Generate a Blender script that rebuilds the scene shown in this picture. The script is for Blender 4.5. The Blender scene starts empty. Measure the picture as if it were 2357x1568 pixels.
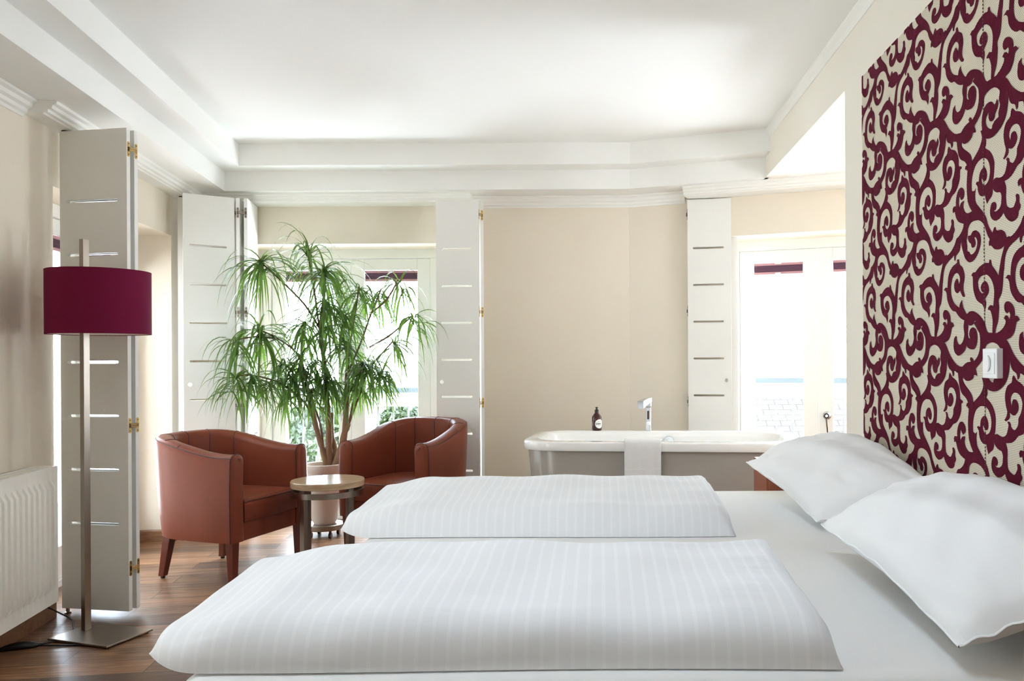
import bpy, bmesh, math, random
from mathutils import Vector, Matrix
from mathutils.geometry import tessellate_polygon

S = bpy.context.scene
COL = S.collection
PI = math.pi
R = random.Random(7)

# ------------------------------------------------------------------ camera, world, exposure
FPX, CX, CY, ROLL, EYE = 1880.0, 1382.0, 825.0, 0.0055, 1.15   # pixels of the 2357 x 1568 frame, eye height in metres
cam_d = bpy.data.cameras.new('camera')
cam = bpy.data.objects.new('camera', cam_d)
COL.objects.link(cam)
cam_d.sensor_fit = 'HORIZONTAL'
cam_d.sensor_width = 36.0
cam_d.lens = 36.0 * FPX / 2357.0
cam_d.shift_x = (2357 / 2 - CX) / 2357.0
cam_d.shift_y = (CY - 1568 / 2) / 2357.0
cam_d.clip_start = 0.05
cam.matrix_world = Matrix.Translation((0, 0, EYE)) @ Matrix.Rotation(PI / 2, 4, 'X') @ Matrix.Rotation(-ROLL, 4, 'Z')
S.camera = cam

w = bpy.data.worlds.new('overcast_sky')
S.world = w
w.use_nodes = True
bg = w.node_tree.nodes['Background']
# overcast sky above; below the horizon brightened on purpose to light the ceiling
_tc = w.node_tree.nodes.new('ShaderNodeTexCoord')
_sx = w.node_tree.nodes.new('ShaderNodeSeparateXYZ')
_rp = w.node_tree.nodes.new('ShaderNodeValToRGB')
_mr = w.node_tree.nodes.new('ShaderNodeMapRange')
_mr.inputs['From Min'].default_value = -1.0
_mr.inputs['From Max'].default_value = 1.0
w.node_tree.links.new(_tc.outputs['Generated'], _sx.inputs[0])
w.node_tree.links.new(_sx.outputs['Z'], _mr.inputs['Value'])
w.node_tree.links.new(_mr.outputs[0], _rp.inputs['Fac'])
_rp.color_ramp.elements[0].position = 0.42
_rp.color_ramp.elements[0].color = (0.92, 1.0, 1.13, 1)
_rp.color_ramp.elements[1].position = 0.52
_rp.color_ramp.elements[1].color = (0.307, 0.36, 0.425, 1)
w.node_tree.links.new(_rp.outputs['Color'], bg.inputs['Color'])
bg.inputs['Strength'].default_value = 21.0

def portal(name, loc, sx, sy, direction):
    d = bpy.data.lights.new(name, 'AREA')
    d.shape = 'RECTANGLE'
    d.size, d.size_y = sx, sy
    d.cycles.is_portal = True
    o = bpy.data.objects.new(name, d)
    COL.objects.link(o)
    o.location = loc
    o.rotation_euler = Vector(direction).to_track_quat('-Z', 'Y').to_euler()

S.view_settings.view_transform = 'Standard'
S.view_settings.look = 'None'
S.view_settings.exposure = 1.17
S.view_settings.gamma = 1.0
S.view_settings.use_curve_mapping = False
S.cycles.use_denoising = True
S.cycles.max_bounces = 14
S.cycles.diffuse_bounces = 8
S.cycles.transparent_max_bounces = 24
S.cycles.sample_clamp_indirect = 8.0

# ------------------------------------------------------------------ helpers
def at(px, py, Y):
    """the point of the place at depth Y that the photo shows at a pixel"""
    dx, dy = px - CX, py - CY
    u = dx * math.cos(ROLL) - dy * math.sin(ROLL)
    v = dy * math.cos(ROLL) + dx * math.sin(ROLL)
    return Vector((u / FPX * Y, Y, EYE - v / FPX * Y))

def lin(c):
    c = c / 255.0
    return c / 12.92 if c <= 0.04045 else ((c + 0.055) / 1.055) ** 2.4

def rgb(r, g, b):
    return (lin(r), lin(g), lin(b), 1)

class MB:
    """collects geometry for ONE mesh"""
    def __init__(self):
        self.v, self.f, self.m = [], [], []
    def quadgrid(self, rows, close_u=False, close_v=False, mi=0):
        n = len(self.v)
        nu, nv = len(rows), len(rows[0])
        for r in rows:
            self.v += [tuple(p) for p in r]
        for i in range(nu if close_u else nu - 1):
            for j in range(nv if close_v else nv - 1):
                a = n + i * nv + j
                b = n + i * nv + (j + 1) % nv
                c = n + ((i + 1) % nu) * nv + (j + 1) % nv
                d = n + ((i + 1) % nu) * nv + j
                self.f.append((a, b, c, d)); self.m.append(mi)
        return n
    def face(self, pts, mi=0):
        n = len(self.v)
        self.v += [tuple(p) for p in pts]
        self.f.append(tuple(range(n, n + len(pts)))); self.m.append(mi)
    def box(self, c, s, M=None, mi=0):
        x, y, z = s[0] / 2, s[1] / 2, s[2] / 2
        P = [Vector((a * x, b * y, d * z)) for d in (-1, 1) for b in (-1, 1) for a in (-1, 1)]
        if M is not None:
            P = [M @ p for p in P]
        P = [p + Vector(c) for p in P]
        n = len(self.v)
        self.v += [tuple(p) for p in P]
        for q in ((0, 2, 3, 1), (4, 5, 7, 6), (0, 1, 5, 4), (2, 6, 7, 3), (0, 4, 6, 2), (1, 3, 7, 5)):
            self.f.append(tuple(n + i for i in q)); self.m.append(mi)
    def prism(self, poly, z0, z1, mi=0):
        """plan polygon (list of xy) extruded from z0 to z1"""
        n, k = len(self.v), len(poly)
        self.v += [(p[0], p[1], z0) for p in poly] + [(p[0], p[1], z1) for p in poly]
        self.f.append(tuple(n + i for i in reversed(range(k)))); self.m.append(mi)
        self.f.append(tuple(n + k + i for i in range(k))); self.m.append(mi)
        for i in range(k):
            j = (i + 1) % k
            self.f.append((n + i, n + j, n + k + j, n + k + i)); self.m.append(mi)
    def lathe(self, prof, c=(0, 0, 0), n=32, cap0=True, cap1=True, M=None, mi=0):
        rows = []
        for r, z in prof:
            row = []
            for i in range(n):
                a = 2 * PI * i / n
                p = Vector((r * math.cos(a), r * math.sin(a), z))
                if M is not None:
                    p = M @ p
                row.append(p + Vector(c))
            rows.append(row)
        b = self.quadgrid(rows, close_v=True, mi=mi)
        if cap0:
            self.f.append(tuple(b + i for i in reversed(range(n)))); self.m.append(mi)
        if cap1:
            o = b + (len(prof) - 1) * n
            self.f.append(tuple(o + i for i in range(n))); self.m.append(mi)
    def tube(self, pts, r, n=8, caps=True, mi=0):
        pts = [Vector(p) for p in pts]
        rr = r if isinstance(r, (list, tuple)) else [r] * len(pts)
        rows = []
        up = Vector((0, 0, 1))
        t0 = (pts[1] - pts[0]).normalized()
        if abs(t0.dot(up)) > 0.95:
            up = Vector((1, 0, 0))
        a = t0.cross(up).normalized()
        for i, p in enumerate(pts):
            t = (pts[min(i + 1, len(pts) - 1)] - pts[max(i - 1, 0)]).normalized()
            a = (a - t * a.dot(t)).normalized()
            b = t.cross(a)
            rows.append([p + (a * math.cos(2 * PI * k / n) + b * math.sin(2 * PI * k / n)) * rr[i] for k in range(n)])
        o = self.quadgrid(rows, close_v=True, mi=mi)
        if caps:
            self.f.append(tuple(o + i for i in range(n))); self.m.append(mi)
            q = o + (len(pts) - 1) * n
            self.f.append(tuple(q + i for i in reversed(range(n)))); self.m.append(mi)
    def plate(self, outer, holes, M, t, mi=0):
        """2-D outline with holes in the local xz plane, thickness t along local y (0..t), placed by M"""
        loops = [[Vector((p[0], p[1], 0)) for p in l] for l in [outer] + holes]
        tris = tessellate_polygon(loops)
        flat = [p for l in loops for p in l]
        n, k = len(self.v), len(flat)
        for y in (0.0, t):
            self.v += [tuple(M @ Vector((p.x, y, p.y))) for p in flat]
        for a, b, c in tris:
            self.f.append((n + a, n + b, n + c)); self.m.append(mi)
            self.f.append((n + k + c, n + k + b, n + k + a)); self.m.append(mi)
        s = 0
        for l in loops:
            m = len(l)
            for i in range(m):
                j = (i + 1) % m
                self.f.append((n + s + i, n + s + j, n + k + s + j, n + k + s + i)); self.m.append(mi)
            s += m
    def build(self, name, mats, parent=None, smooth=None, bevel=0, seg=2, merge=False):
        me = bpy.data.meshes.new(name)
        me.from_pydata(self.v, [], self.f)
        for m in (mats if isinstance(mats, (list, tuple)) else [mats]):
            me.materials.append(m)
        if any(self.m):
            me.polygons.foreach_set('material_index', self.m)
        bm = bmesh.new(); bm.from_mesh(me)
        if merge:
            bmesh.ops.remove_doubles(bm, verts=bm.verts, dist=1e-5)
        bmesh.ops.recalc_face_normals(bm, faces=bm.faces)
        bm.to_mesh(me); bm.free()
        if smooth is not None:
            me.polygons.foreach_set('use_smooth', [True] * len(me.polygons))
            me.set_sharp_from_angle(angle=math.radians(smooth))
        o = bpy.data.objects.new(name, me)
        COL.objects.link(o)
        if parent is not None:
            o.parent = parent
        if bevel:
            b = o.modifiers.new('bevel', 'BEVEL')
            b.width, b.segments, b.limit_method, b.angle_limit = bevel, seg, 'ANGLE', math.radians(40)
            b.harden_normals = False
        return o

def tag(o, label, cat=None, group=None, kind=None):
    o['label'] = label
    if cat: o['category'] = cat
    if group: o['group'] = group
    if kind: o['kind'] = kind
    return o

def thing(name, label, cat, loc=(0, 0, 0), rz=0.0, group=None, kind=None):
    o = bpy.data.objects.new(name, None)
    o.empty_display_size = 0.1
    COL.objects.link(o)
    o.location = loc
    o.rotation_euler = (0, 0, rz)
    return tag(o, label, cat, group, kind)

def place(o, parent):
    """parent geometry that was built in world coordinates under a placed Empty"""
    bpy.context.view_layer.update()
    o.parent = parent
    o.matrix_parent_inverse = parent.matrix_world.inverted()
    return o

def roundrect(x0, y0, x1, y1, r, n=5):
    out = []
    for cx, cy, a0 in ((x1 - r, y0 + r, -90), (x1 - r, y1 - r, 0), (x0 + r, y1 - r, 90), (x0 + r, y0 + r, 180)):
        for i in range(n + 1):
            a = math.radians(a0 + 90 * i / n)
            out.append((cx + r * math.cos(a), cy + r * math.sin(a)))
    return out

def sweep(path, prof, closed_prof=True):
    """mitred sweep of a profile [(out, z)] along a plan polyline; 'out' is to the right of travel"""
    P = [Vector(p) for p in path]
    rows = []
    for i, p in enumerate(P):
        d0 = (p - P[i - 1]).normalized() if i > 0 else None
        d1 = (P[i + 1] - p).normalized() if i < len(P) - 1 else None
        if d0 is None: d0 = d1
        if d1 is None: d1 = d0
        n0, n1 = Vector((d0.y, -d0.x)), Vector((d1.y, -d1.x))
        m = (n0 + n1).normalized()
        m = m / max(0.3, m.dot(n0))
        rows.append([Vector((p.x + m.x * o, p.y + m.y * o, z)) for o, z in prof])
    mb = MB()
    b = mb.quadgrid(rows, close_v=closed_prof)
    if closed_prof:
        k = len(prof)
        mb.f.append(tuple(b + i for i in range(k))); mb.m.append(0)
        q = b + (len(P) - 1) * k
        mb.f.append(tuple(q + i for i in reversed(range(k)))); mb.m.append(0)
    return mb

def smoothstep(a, b, x):
    t = min(1, max(0, (x - a) / (b - a)))
    return t * t * (3 - 2 * t)

# ------------------------------------------------------------------ materials
def mat(name, col, rough=0.6, metal=0.0, spec=0.5, bump=0.0, bscale=40.0, var=0.0, vscale=6.0, coat=0.0, stretch=None, sss=0.0):
    m = bpy.data.materials.new(name)
    m.use_nodes = True
    nt = m.node_tree
    b = nt.nodes['Principled BSDF']
    b.inputs['Base Color'].default_value = col
    b.inputs['Roughness'].default_value = rough
    b.inputs['Metallic'].default_value = metal
    b.inputs['Specular IOR Level'].default_value = spec
    b.inputs['Coat Weight'].default_value = coat
    if bump or var:
        tc = nt.nodes.new('ShaderNodeTexCoord')
        mp = nt.nodes.new('ShaderNodeMapping')
        nt.links.new(tc.outputs['Object'], mp.inputs['Vector'])
        if stretch: mp.inputs['Scale'].default_value = stretch
    if bump:
        n = nt.nodes.new('ShaderNodeTexNoise')
        n.inputs['Scale'].default_value = bscale
        n.inputs['Detail'].default_value = 4
        bp = nt.nodes.new('ShaderNodeBump')
        bp.inputs['Strength'].default_value = bump
        bp.inputs['Distance'].default_value = 0.01
        nt.links.new(mp.outputs[0], n.inputs['Vector'])
        nt.links.new(n.outputs['Fac'], bp.inputs['Height'])
        nt.links.new(bp.outputs[0], b.inputs['Normal'])
    if var:
        n = nt.nodes.new('ShaderNodeTexNoise')
        n.inputs['Scale'].default_value = vscale
        n.inputs['Detail'].default_value = 3
        mx = nt.nodes.new('ShaderNodeMix'); mx.data_type = 'RGBA'
        mx.inputs['A'].default_value = tuple(c * (1 - var) for c in col[:3]) + (1,)
        mx.inputs['B'].default_value = tuple(min(1, c * (1 + var)) for c in col[:3]) + (1,)
        nt.links.new(mp.outputs[0], n.inputs['Vector'])
        nt.links.new(n.outputs['Fac'], mx.inputs['Factor'])
        nt.links.new(mx.outputs['Result'], b.inputs['Base Color'])
    return m

M = {}
M['ceiling'] = mat('white_ceiling_paint', rgb(240, 240, 236), 0.9, bump=0.02, bscale=60)
M['wall'] = mat('cream_wall_paint', rgb(231, 221, 204), 0.9, bump=0.05, bscale=90, var=0.02, vscale=3)
M['wall_pale'] = mat('pale_cream_wall_paint', rgb(236, 231, 219), 0.9, bump=0.05, bscale=90)
M['trim'] = mat('white_trim_paint', rgb(240, 239, 233), 0.55, bump=0.02, bscale=30)
M['frame'] = mat('white_window_paint', rgb(242, 241, 236), 0.4)
M['shutter'] = mat('white_shutter_lacquer', rgb(232, 231, 226), 0.5, bump=0.02, bscale=120)
M['brass'] = mat('brass', rgb(205, 170, 105), 0.35, 1.0)
M['bronze'] = mat('dark_bronze', rgb(96, 78, 62), 0.4, 1.0)
M['steel'] = mat('brushed_steel', rgb(158, 148, 138), 0.3, 1.0, bump=0.02, bscale=200, stretch=(1, 1, 0.05))
M['chrome'] = mat('chrome', rgb(225, 226, 228), 0.06, 1.0)
M['leather'] = mat('cognac_leather', rgb(122, 62, 44), 0.34, bump=0.12, bscale=260, var=0.12, vscale=7, spec=0.17)
M['leather_seam'] = mat('leather_piping', rgb(66, 26, 18), 0.5)
M['chairleg'] = mat('red_brown_wood', rgb(98, 42, 27), 0.35, var=0.2, vscale=20, stretch=(1, 1, 0.1))
M['black'] = mat('black_plastic', rgb(22, 18, 18), 0.4)
M['tub'] = mat('white_acrylic', rgb(244, 243, 240), 0.12, coat=0.3)
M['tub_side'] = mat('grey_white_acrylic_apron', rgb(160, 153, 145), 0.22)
M['linen'] = mat('white_linen', rgb(238, 239, 240), 0.85, bump=0.08, bscale=14, spec=0.2)
M['sheet'] = mat('white_sheet', rgb(236, 236, 234), 0.85, bump=0.08, bscale=5, spec=0.2)
M['towel'] = mat('white_towel', rgb(238, 236, 234), 0.95, bump=0.5, bscale=320, spec=0.1)
M['radiator'] = mat('radiator_enamel', rgb(246, 243, 235), 0.35)
M['grille'] = mat('radiator_grille', rgb(120, 122, 118), 0.5)
M['purple'] = mat('plum_blind_fabric', rgb(96, 62, 84), 0.8)
M['blindrail'] = mat('pink_blind_rail', rgb(186, 140, 146), 0.5)
M['amber'] = mat('dark_amber_plastic', rgb(58, 20, 18), 0.18)
M['label_white'] = mat('label_paper', rgb(245, 243, 238), 0.6)
M['ink'] = mat('label_ink', rgb(30, 24, 24), 0.6)
M['switch'] = mat('white_switch_plastic', rgb(240, 240, 240), 0.35)
M['switch_recess'] = mat('grey_switch_plastic', rgb(196, 200, 198), 0.4)
M['pot'] = mat('off_white_pot_glaze', rgb(214, 204, 194), 0.6, bump=0.06, bscale=60, var=0.06, vscale=9)
M['soil'] = mat('dry_soil', rgb(120, 88, 64), 1.0, bump=0.8, bscale=60, var=0.4, vscale=40)
M['bark'] = mat('plant_bark', rgb(134, 104, 80), 0.9, bump=0.5, bscale=60, var=0.25, vscale=30, stretch=(1, 1, 0.4))
M['twig'] = mat('thin_stem', rgb(110, 84, 60), 0.9, var=0.2)
M['shade_in'] = mat('lampshade_lining', rgb(235, 226, 216), 0.8)
M['velvet'] = mat('burgundy_velvet', rgb(88, 13, 39), 0.9, bump=0.25, bscale=180, var=0.14, vscale=25, spec=0.15)
M['nightstand'] = mat('red_brown_veneer', rgb(150, 82, 56), 0.4, var=0.15, vscale=12, stretch=(0.2, 1, 1))
M['rail'] = mat('white_rail_paint', rgb(225, 228, 228), 0.6)
M['greyrail'] = mat('anthracite_rail', rgb(66, 75, 80), 0.7)
M['baluster'] = mat('dark_grey_baluster', rgb(84, 86, 86), 0.7)
M['concrete'] = mat('pale_concrete', rgb(190, 188, 182), 0.9, var=0.1)
M['extwall'] = mat('outside_render', rgb(158, 154, 146), 0.9)

def wood_mat(name, c1, c2, rough, scale=(3, 40, 40)):
    m = mat(name, c1, rough)
    nt = m.node_tree; b = nt.nodes['Principled BSDF']
    tc = nt.nodes.new('ShaderNodeTexCoord'); mp = nt.nodes.new('ShaderNodeMapping')
    mp.inputs['Scale'].default_value = scale
    n = nt.nodes.new('ShaderNodeTexNoise'); n.inputs['Scale'].default_value = 1.0; n.inputs['Detail'].default_value = 6; n.inputs['Distortion'].default_value = 1.2
    r = nt.nodes.new('ShaderNodeValToRGB')
    r.color_ramp.elements[0].position = 0.3; r.color_ramp.elements[1].position = 0.7
    r.color_ramp.elements[0].color = c1; r.color_ramp.elements[1].color = c2
    nt.links.new(tc.outputs['Object'], mp.inputs['Vector']); nt.links.new(mp.outputs[0], n.inputs['Vector'])
    nt.links.new(n.outputs['Fac'], r.inputs['Fac']); nt.links.new(r.outputs['Color'], b.inputs['Base Color'])
    return m
M['basewood'] = wood_mat('oak_skirting', rgb(112, 78, 54), rgb(146, 106, 76), 0.45)
M['tabletop_side'] = wood_mat('pale_oak_top', rgb(172, 146, 116), rgb(198, 172, 140), 0.22, (6, 6, 40))

def floor_mat():
    m = mat('oiled_oak_planks', rgb(130, 90, 62), 0.32)
    nt = m.node_tree; b = nt.nodes['Principled BSDF']
    L = nt.links.new
    tc = nt.nodes.new('ShaderNodeTexCoord'); mp = nt.nodes.new('ShaderNodeMapping')
    mp.inputs['Rotation'].default_value = (0, 0, math.radians(-8.5))
    mp.inputs['Location'].default_value = (0.31, 0.035, 0)
    L(tc.outputs['Object'], mp.inputs['Vector'])
    br = nt.nodes.new('ShaderNodeTexBrick')
    br.offset = 0.37; br.offset_frequency = 2; br.squash = 1.0
    br.inputs['Color1'].default_value = (0, 0, 0, 1); br.inputs['Color2'].default_value = (1, 1, 1, 1); br.inputs['Mortar'].default_value = (0.5, 0.5, 0.5, 1)
    br.inputs['Scale'].default_value = 1.0
    br.inputs['Mortar Size'].default_value = 0.0022
    br.inputs['Mortar Smooth'].default_value = 0.2
    br.inputs['Brick Width'].default_value = 0.92
    br.inputs['Row Height'].default_value = 0.142
    L(mp.outputs[0], br.inputs['Vector'])
    # shift the grain from plank to plank
    off = nt.nodes.new('ShaderNodeVectorMath'); off.operation = 'MULTIPLY_ADD'
    sep = nt.nodes.new('ShaderNodeCombineXYZ')
    for k in ('X', 'Y', 'Z'):
        L(br.outputs['Color'], sep.inputs[k])
    L(sep.outputs[0], off.inputs[0]); off.inputs[1].default_value = (9.0, 5.0, 7.0); L(mp.outputs[0], off.inputs[2])
    st = nt.nodes.new('ShaderNodeMapping'); st.inputs['Scale'].default_value = (1.3, 16, 1); L(off.outputs[0], st.inputs['Vector'])
    n1 = nt.nodes.new('ShaderNodeTexNoise'); n1.inputs['Scale'].default_value = 1.6; n1.inputs['Detail'].default_value = 7; n1.inputs['Distortion'].default_value = 1.6; n1.inputs['Roughness'].default_value = 0.62
    L(st.outputs[0], n1.inputs['Vector'])
    wv = nt.nodes.new('ShaderNodeTexNoise'); wv.inputs['Scale'].default_value = 9; wv.inputs['Detail'].default_value = 3; wv.inputs['Distortion'].default_value = 0.6
    L(st.outputs[0], wv.inputs['Vector'])
    r1 = nt.nodes.new('ShaderNodeValToRGB')
    e = r1.color_ramp.elements
    e[0].position, e[0].color = 0.28, rgb(84, 56, 39)
    e[1].position, e[1].color = 0.72, rgb(160, 123, 92)
    k = e.new(0.5); k.color = rgb(122, 88, 63)
    L(n1.outputs['Fac'], r1.inputs['Fac'])
    hs = nt.nodes.new('ShaderNodeHueSaturation')
    mr = nt.nodes.new('ShaderNodeMapRange'); mr.inputs['To Min'].default_value = 0.58; mr.inputs['To Max'].default_value = 1.6
    L(br.outputs['Color'], mr.inputs['Value']); L(mr.outputs[0], hs.inputs['Value']); L(r1.outputs['Color'], hs.inputs['Color'])
    mx = nt.nodes.new('ShaderNodeMix'); mx.data_type = 'RGBA'; mx.inputs['B'].default_value = rgb(40, 26, 18)
    L(br.outputs['Fac'], mx.inputs['Factor']); L(hs.outputs['Color'], mx.inputs['A'])
    L(mx.outputs['Result'], b.inputs['Base Color'])
    rr = nt.nodes.new('ShaderNodeMapRange'); rr.inputs['To Min'].default_value = 0.24; rr.inputs['To Max'].default_value = 0.44
    L(wv.outputs['Fac'], rr.inputs['Value']); L(rr.outputs[0], b.inputs['Roughness'])
    bp = nt.nodes.new('ShaderNodeBump'); bp.inputs['Strength'].default_value = 0.12; bp.inputs['Distance'].default_value = 0.004
    L(wv.outputs['Fac'], bp.inputs['Height']); L(bp.outputs[0], b.inputs['Normal'])
    return m
M['floor'] = floor_mat()

def stripe_linen():
    """white cotton with woven satin stripes every 26 mm across the duvet"""
    m = mat('satin_striped_cotton', rgb(238, 239, 241), 0.8, spec=0.25)
    nt = m.node_tree; b = nt.nodes['Principled BSDF']; L = nt.links.new
    tc = nt.nodes.new('ShaderNodeTexCoord')
    sx = nt.nodes.new('ShaderNodeSeparateXYZ'); L(tc.outputs['UV'], sx.inputs[0])
    fr = nt.nodes.new('ShaderNodeMath'); fr.operation = 'FRACT'
    mu = nt.nodes.new('ShaderNodeMath'); mu.operation = 'MULTIPLY'; mu.inputs[1].default_value = 1 / 0.027
    L(sx.outputs['X'], mu.inputs[0]); L(mu.outputs[0], fr.inputs[0])
    lt = nt.nodes.new('ShaderNodeMath'); lt.operation = 'LESS_THAN'; lt.inputs[1].default_value = 0.26
    L(fr.outputs[0], lt.inputs[0])
    mx = nt.nodes.new('ShaderNodeMix'); mx.data_type = 'RGBA'
    mx.inputs['A'].default_value = rgb(238, 240, 243); mx.inputs['B'].default_value = rgb(242, 244, 247)
    L(lt.outputs[0], mx.inputs['Factor']); L(mx.outputs['Result'], b.inputs['Base Color'])
    rm = nt.nodes.new('ShaderNodeMapRange'); rm.inputs['To Min'].default_value = 0.80; rm.inputs['To Max'].default_value = 0.55
    L(lt.outputs[0], rm.inputs['Value']); L(rm.outputs[0], b.inputs['Roughness'])
    n = nt.nodes.new('ShaderNodeTexNoise'); n.inputs['Scale'].default_value = 9; n.inputs['Detail'].default_value = 5
    mp = nt.nodes.new('ShaderNodeMapping'); mp.inputs['Scale'].default_value = (0.7, 1.6, 1.6)
    L(tc.outputs['Object'], mp.inputs['Vector']); L(mp.outputs[0], n.inputs['Vector'])
    bp = nt.nodes.new('ShaderNodeBump'); bp.inputs['Strength'].default_value = 0.22; bp.inputs['Distance'].default_value = 0.012
    L(n.outputs['Fac'], bp.inputs['Height']); L(bp.outputs[0], b.inputs['Normal'])
    return m
M['stripe'] = stripe_linen()

def weave_mat():
    """beige upholstery ground with fine broken dark weft lines"""
    m = mat('beige_woven_ground', rgb(214, 205, 184), 0.9, spec=0.15)
    nt = m.node_tree; b = nt.nodes['Principled BSDF']; L = nt.links.new
    tc = nt.nodes.new('ShaderNodeTexCoord'); s = nt.nodes.new('ShaderNodeSeparateXYZ'); L(tc.outputs['Object'], s.inputs[0])
    def frac(sock, per, shift=None):
        a = nt.nodes.new('ShaderNodeMath'); a.operation = 'MULTIPLY'; a.inputs[1].default_value = 1 / per; L(sock, a.inputs[0])
        o = a
        if shift is not None:
            c = nt.nodes.new('ShaderNodeMath'); c.operation = 'ADD'; L(a.outputs[0], c.inputs[0]); L(shift, c.inputs[1]); o = c
        f = nt.nodes.new('ShaderNodeMath'); f.operation = 'FRACT'; L(o.outputs[0], f.inputs[0])
        return f, a
    fz, az = frac(s.outputs['Z'], 0.0042)
    fl = nt.nodes.new('ShaderNodeMath'); fl.operation = 'FLOOR'; L(az.outputs[0], fl.inputs[0])
    hf = nt.nodes.new('ShaderNodeMath'); hf.operation = 'MULTIPLY'; hf.inputs[1].default_value = 0.5; L(fl.outputs[0], hf.inputs[0])
    fy, _ = frac(s.outputs['Y'], 0.0062, hf.outputs[0])
    a = nt.nodes.new('ShaderNodeMath'); a.operation = 'LESS_THAN'; a.inputs[1].default_value = 0.30; L(fz.outputs[0], a.inputs[0])
    c = nt.nodes.new('ShaderNodeMath'); c.operation = 'LESS_THAN'; c.inputs[1].default_value = 0.62; L(fy.outputs[0], c.inputs[0])
    d = nt.nodes.new('ShaderNodeMath'); d.operation = 'MULTIPLY'; L(a.outputs[0], d.inputs[0]); L(c.outputs[0], d.inputs[1])
    mx = nt.nodes.new('ShaderNodeMix'); mx.data_type = 'RGBA'
    mx.inputs['A'].default_value = rgb(222, 214, 194); mx.inputs['B'].default_value = rgb(108, 92, 80)
    L(d.outputs[0], mx.inputs['Factor']); L(mx.outputs['Result'], b.inputs['Base Color'])
    return m
M['weave'] = weave_mat()

def shade_mat():
    m = mat('burgundy_shade_fabric', rgb(112, 15, 54), 0.85, bump=0.06, bscale=400, spec=0.2)
    nt = m.node_tree; b = nt.nodes['Principled BSDF']; L = nt.links.new
    tr = nt.nodes.new('ShaderNodeBsdfTranslucent'); tr.inputs['Color'].default_value = rgb(150, 24, 56)
    mx = nt.nodes.new('ShaderNodeMixShader'); mx.inputs[0].default_value = 0.06
    out = nt.nodes['Material Output']
    L(b.outputs[0], mx.inputs[1]); L(tr.outputs[0], mx.inputs[2]); L(mx.outputs[0], out.inputs['Surface'])
    return m
M['shade'] = shade_mat()

def leaf_mat(name, c, tcol, f):
    m = mat(name, c, 0.45, var=0.3, vscale=9)
    nt = m.node_tree; b = nt.nodes['Principled BSDF']; L = nt.links.new
    tr = nt.nodes.new('ShaderNodeBsdfTranslucent'); tr.inputs['Color'].default_value = tcol
    mx = nt.nodes.new('ShaderNodeMixShader'); mx.inputs[0].default_value = f
    L(b.outputs[0], mx.inputs[1]); L(tr.outputs[0], mx.inputs[2]); L(mx.outputs[0], nt.nodes['Material Output'].inputs['Surface'])
    return m
M['leaf'] = leaf_mat('dark_strap_leaf', rgb(64, 94, 48), rgb(124, 160, 60), 0.36)
M['tree'] = leaf_mat('garden_foliage', rgb(33, 48, 16), rgb(36, 52, 14), 0.1)

def glass_mat():
    m = bpy.data.materials.new('clear_pane'); m.use_nodes = True
    nt = m.node_tree; nt.nodes.remove(nt.nodes['Principled BSDF'])
    t = nt.nodes.new('ShaderNodeBsdfTransparent'); g = nt.nodes.new('ShaderNodeBsdfGlossy'); g.inputs['Roughness'].default_value = 0.0
    t.inputs['Color'].default_value = (0.97, 0.98, 0.98, 1)
    lw_ = nt.nodes.new('ShaderNodeLayerWeight'); lw_.inputs['Blend'].default_value = 0.5
    pw = nt.nodes.new('ShaderNodeMath'); pw.operation = 'POWER'; pw.inputs[1].default_value = 5.0
    fr = nt.nodes.new('ShaderNodeMath'); fr.operation = 'MULTIPLY_ADD'; fr.inputs[1].default_value = 0.9; fr.inputs[2].default_value = 0.04
    nt.links.new(lw_.outputs['Facing'], pw.inputs[0]); nt.links.new(pw.outputs[0], fr.inputs[0])
    mx = nt.nodes.new('ShaderNodeMixShader')
    nt.links.new(fr.outputs[0], mx.inputs[0]); nt.links.new(t.outputs[0], mx.inputs[1]); nt.links.new(g.outputs[0], mx.inputs[2])
    nt.links.new(mx.outputs[0], nt.nodes['Material Output'].inputs['Surface'])
    return m
M['glass'] = glass_mat()

def roof_mat():
    m = mat('weathered_roof_tiles', rgb(190, 180, 168), 0.9)
    nt = m.node_tree; b = nt.nodes['Principled BSDF']; L = nt.links.new
    tc = nt.nodes.new('ShaderNodeTexCoord'); br = nt.nodes.new('ShaderNodeTexBrick')
    mp = nt.nodes.new('ShaderNodeMapping'); mp.inputs['Rotation'].default_value = (0, 0, 0)
    L(tc.outputs['UV'], mp.inputs['Vector']); L(mp.outputs[0], br.inputs['Vector'])
    br.inputs['Color1'].default_value = rgb(120, 112, 104); br.inputs['Color2'].default_value = rgb(62, 56, 50); br.inputs['Mortar'].default_value = rgb(40, 36, 30)
    br.inputs['Scale'].default_value = 1; br.inputs['Brick Width'].default_value = 0.24; br.inputs['Row Height'].default_value = 0.15; br.inputs['Mortar Size'].default_value = 0.012
    L(br.outputs['Color'], b.inputs['Base Color'])
    return m
M['roof'] = roof_mat()

# ------------------------------------------------------------------ the room shell
ZC, ZS, ZM = 2.52, 2.257, 2.383                # ceiling, lower soffit, step between the two ceiling bands
DL = Vector((-0.1657, 0.9862)); NL = Vector((0.9862, 0.1657))   # along / out of the left wall
def LW(s, out=0.0):
    """plan point on the left wall, s metres from its near window jamb, 'out' into the room"""
    p = Vector((-2.477, 3.70)) + DL * s + NL * out
    return (p.x, p.y)
UB = Vector((0.936, -0.353)); NB = Vector((-0.353, -0.936))
def RB(t, out=0.0):
    """plan point on the angled back wall right of the kink"""
    p = Vector((0.2, 5.6)) + UB * t + NB * out
    return (p.x, p.y)
YB = 5.6
s_corner = (YB - 3.70) / DL.y
CORNER = LW(s_corner)
T = 0.30
XR = 1.022
YP = 3.396                                     # where the right wall ends and the bath recess begins

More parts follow.
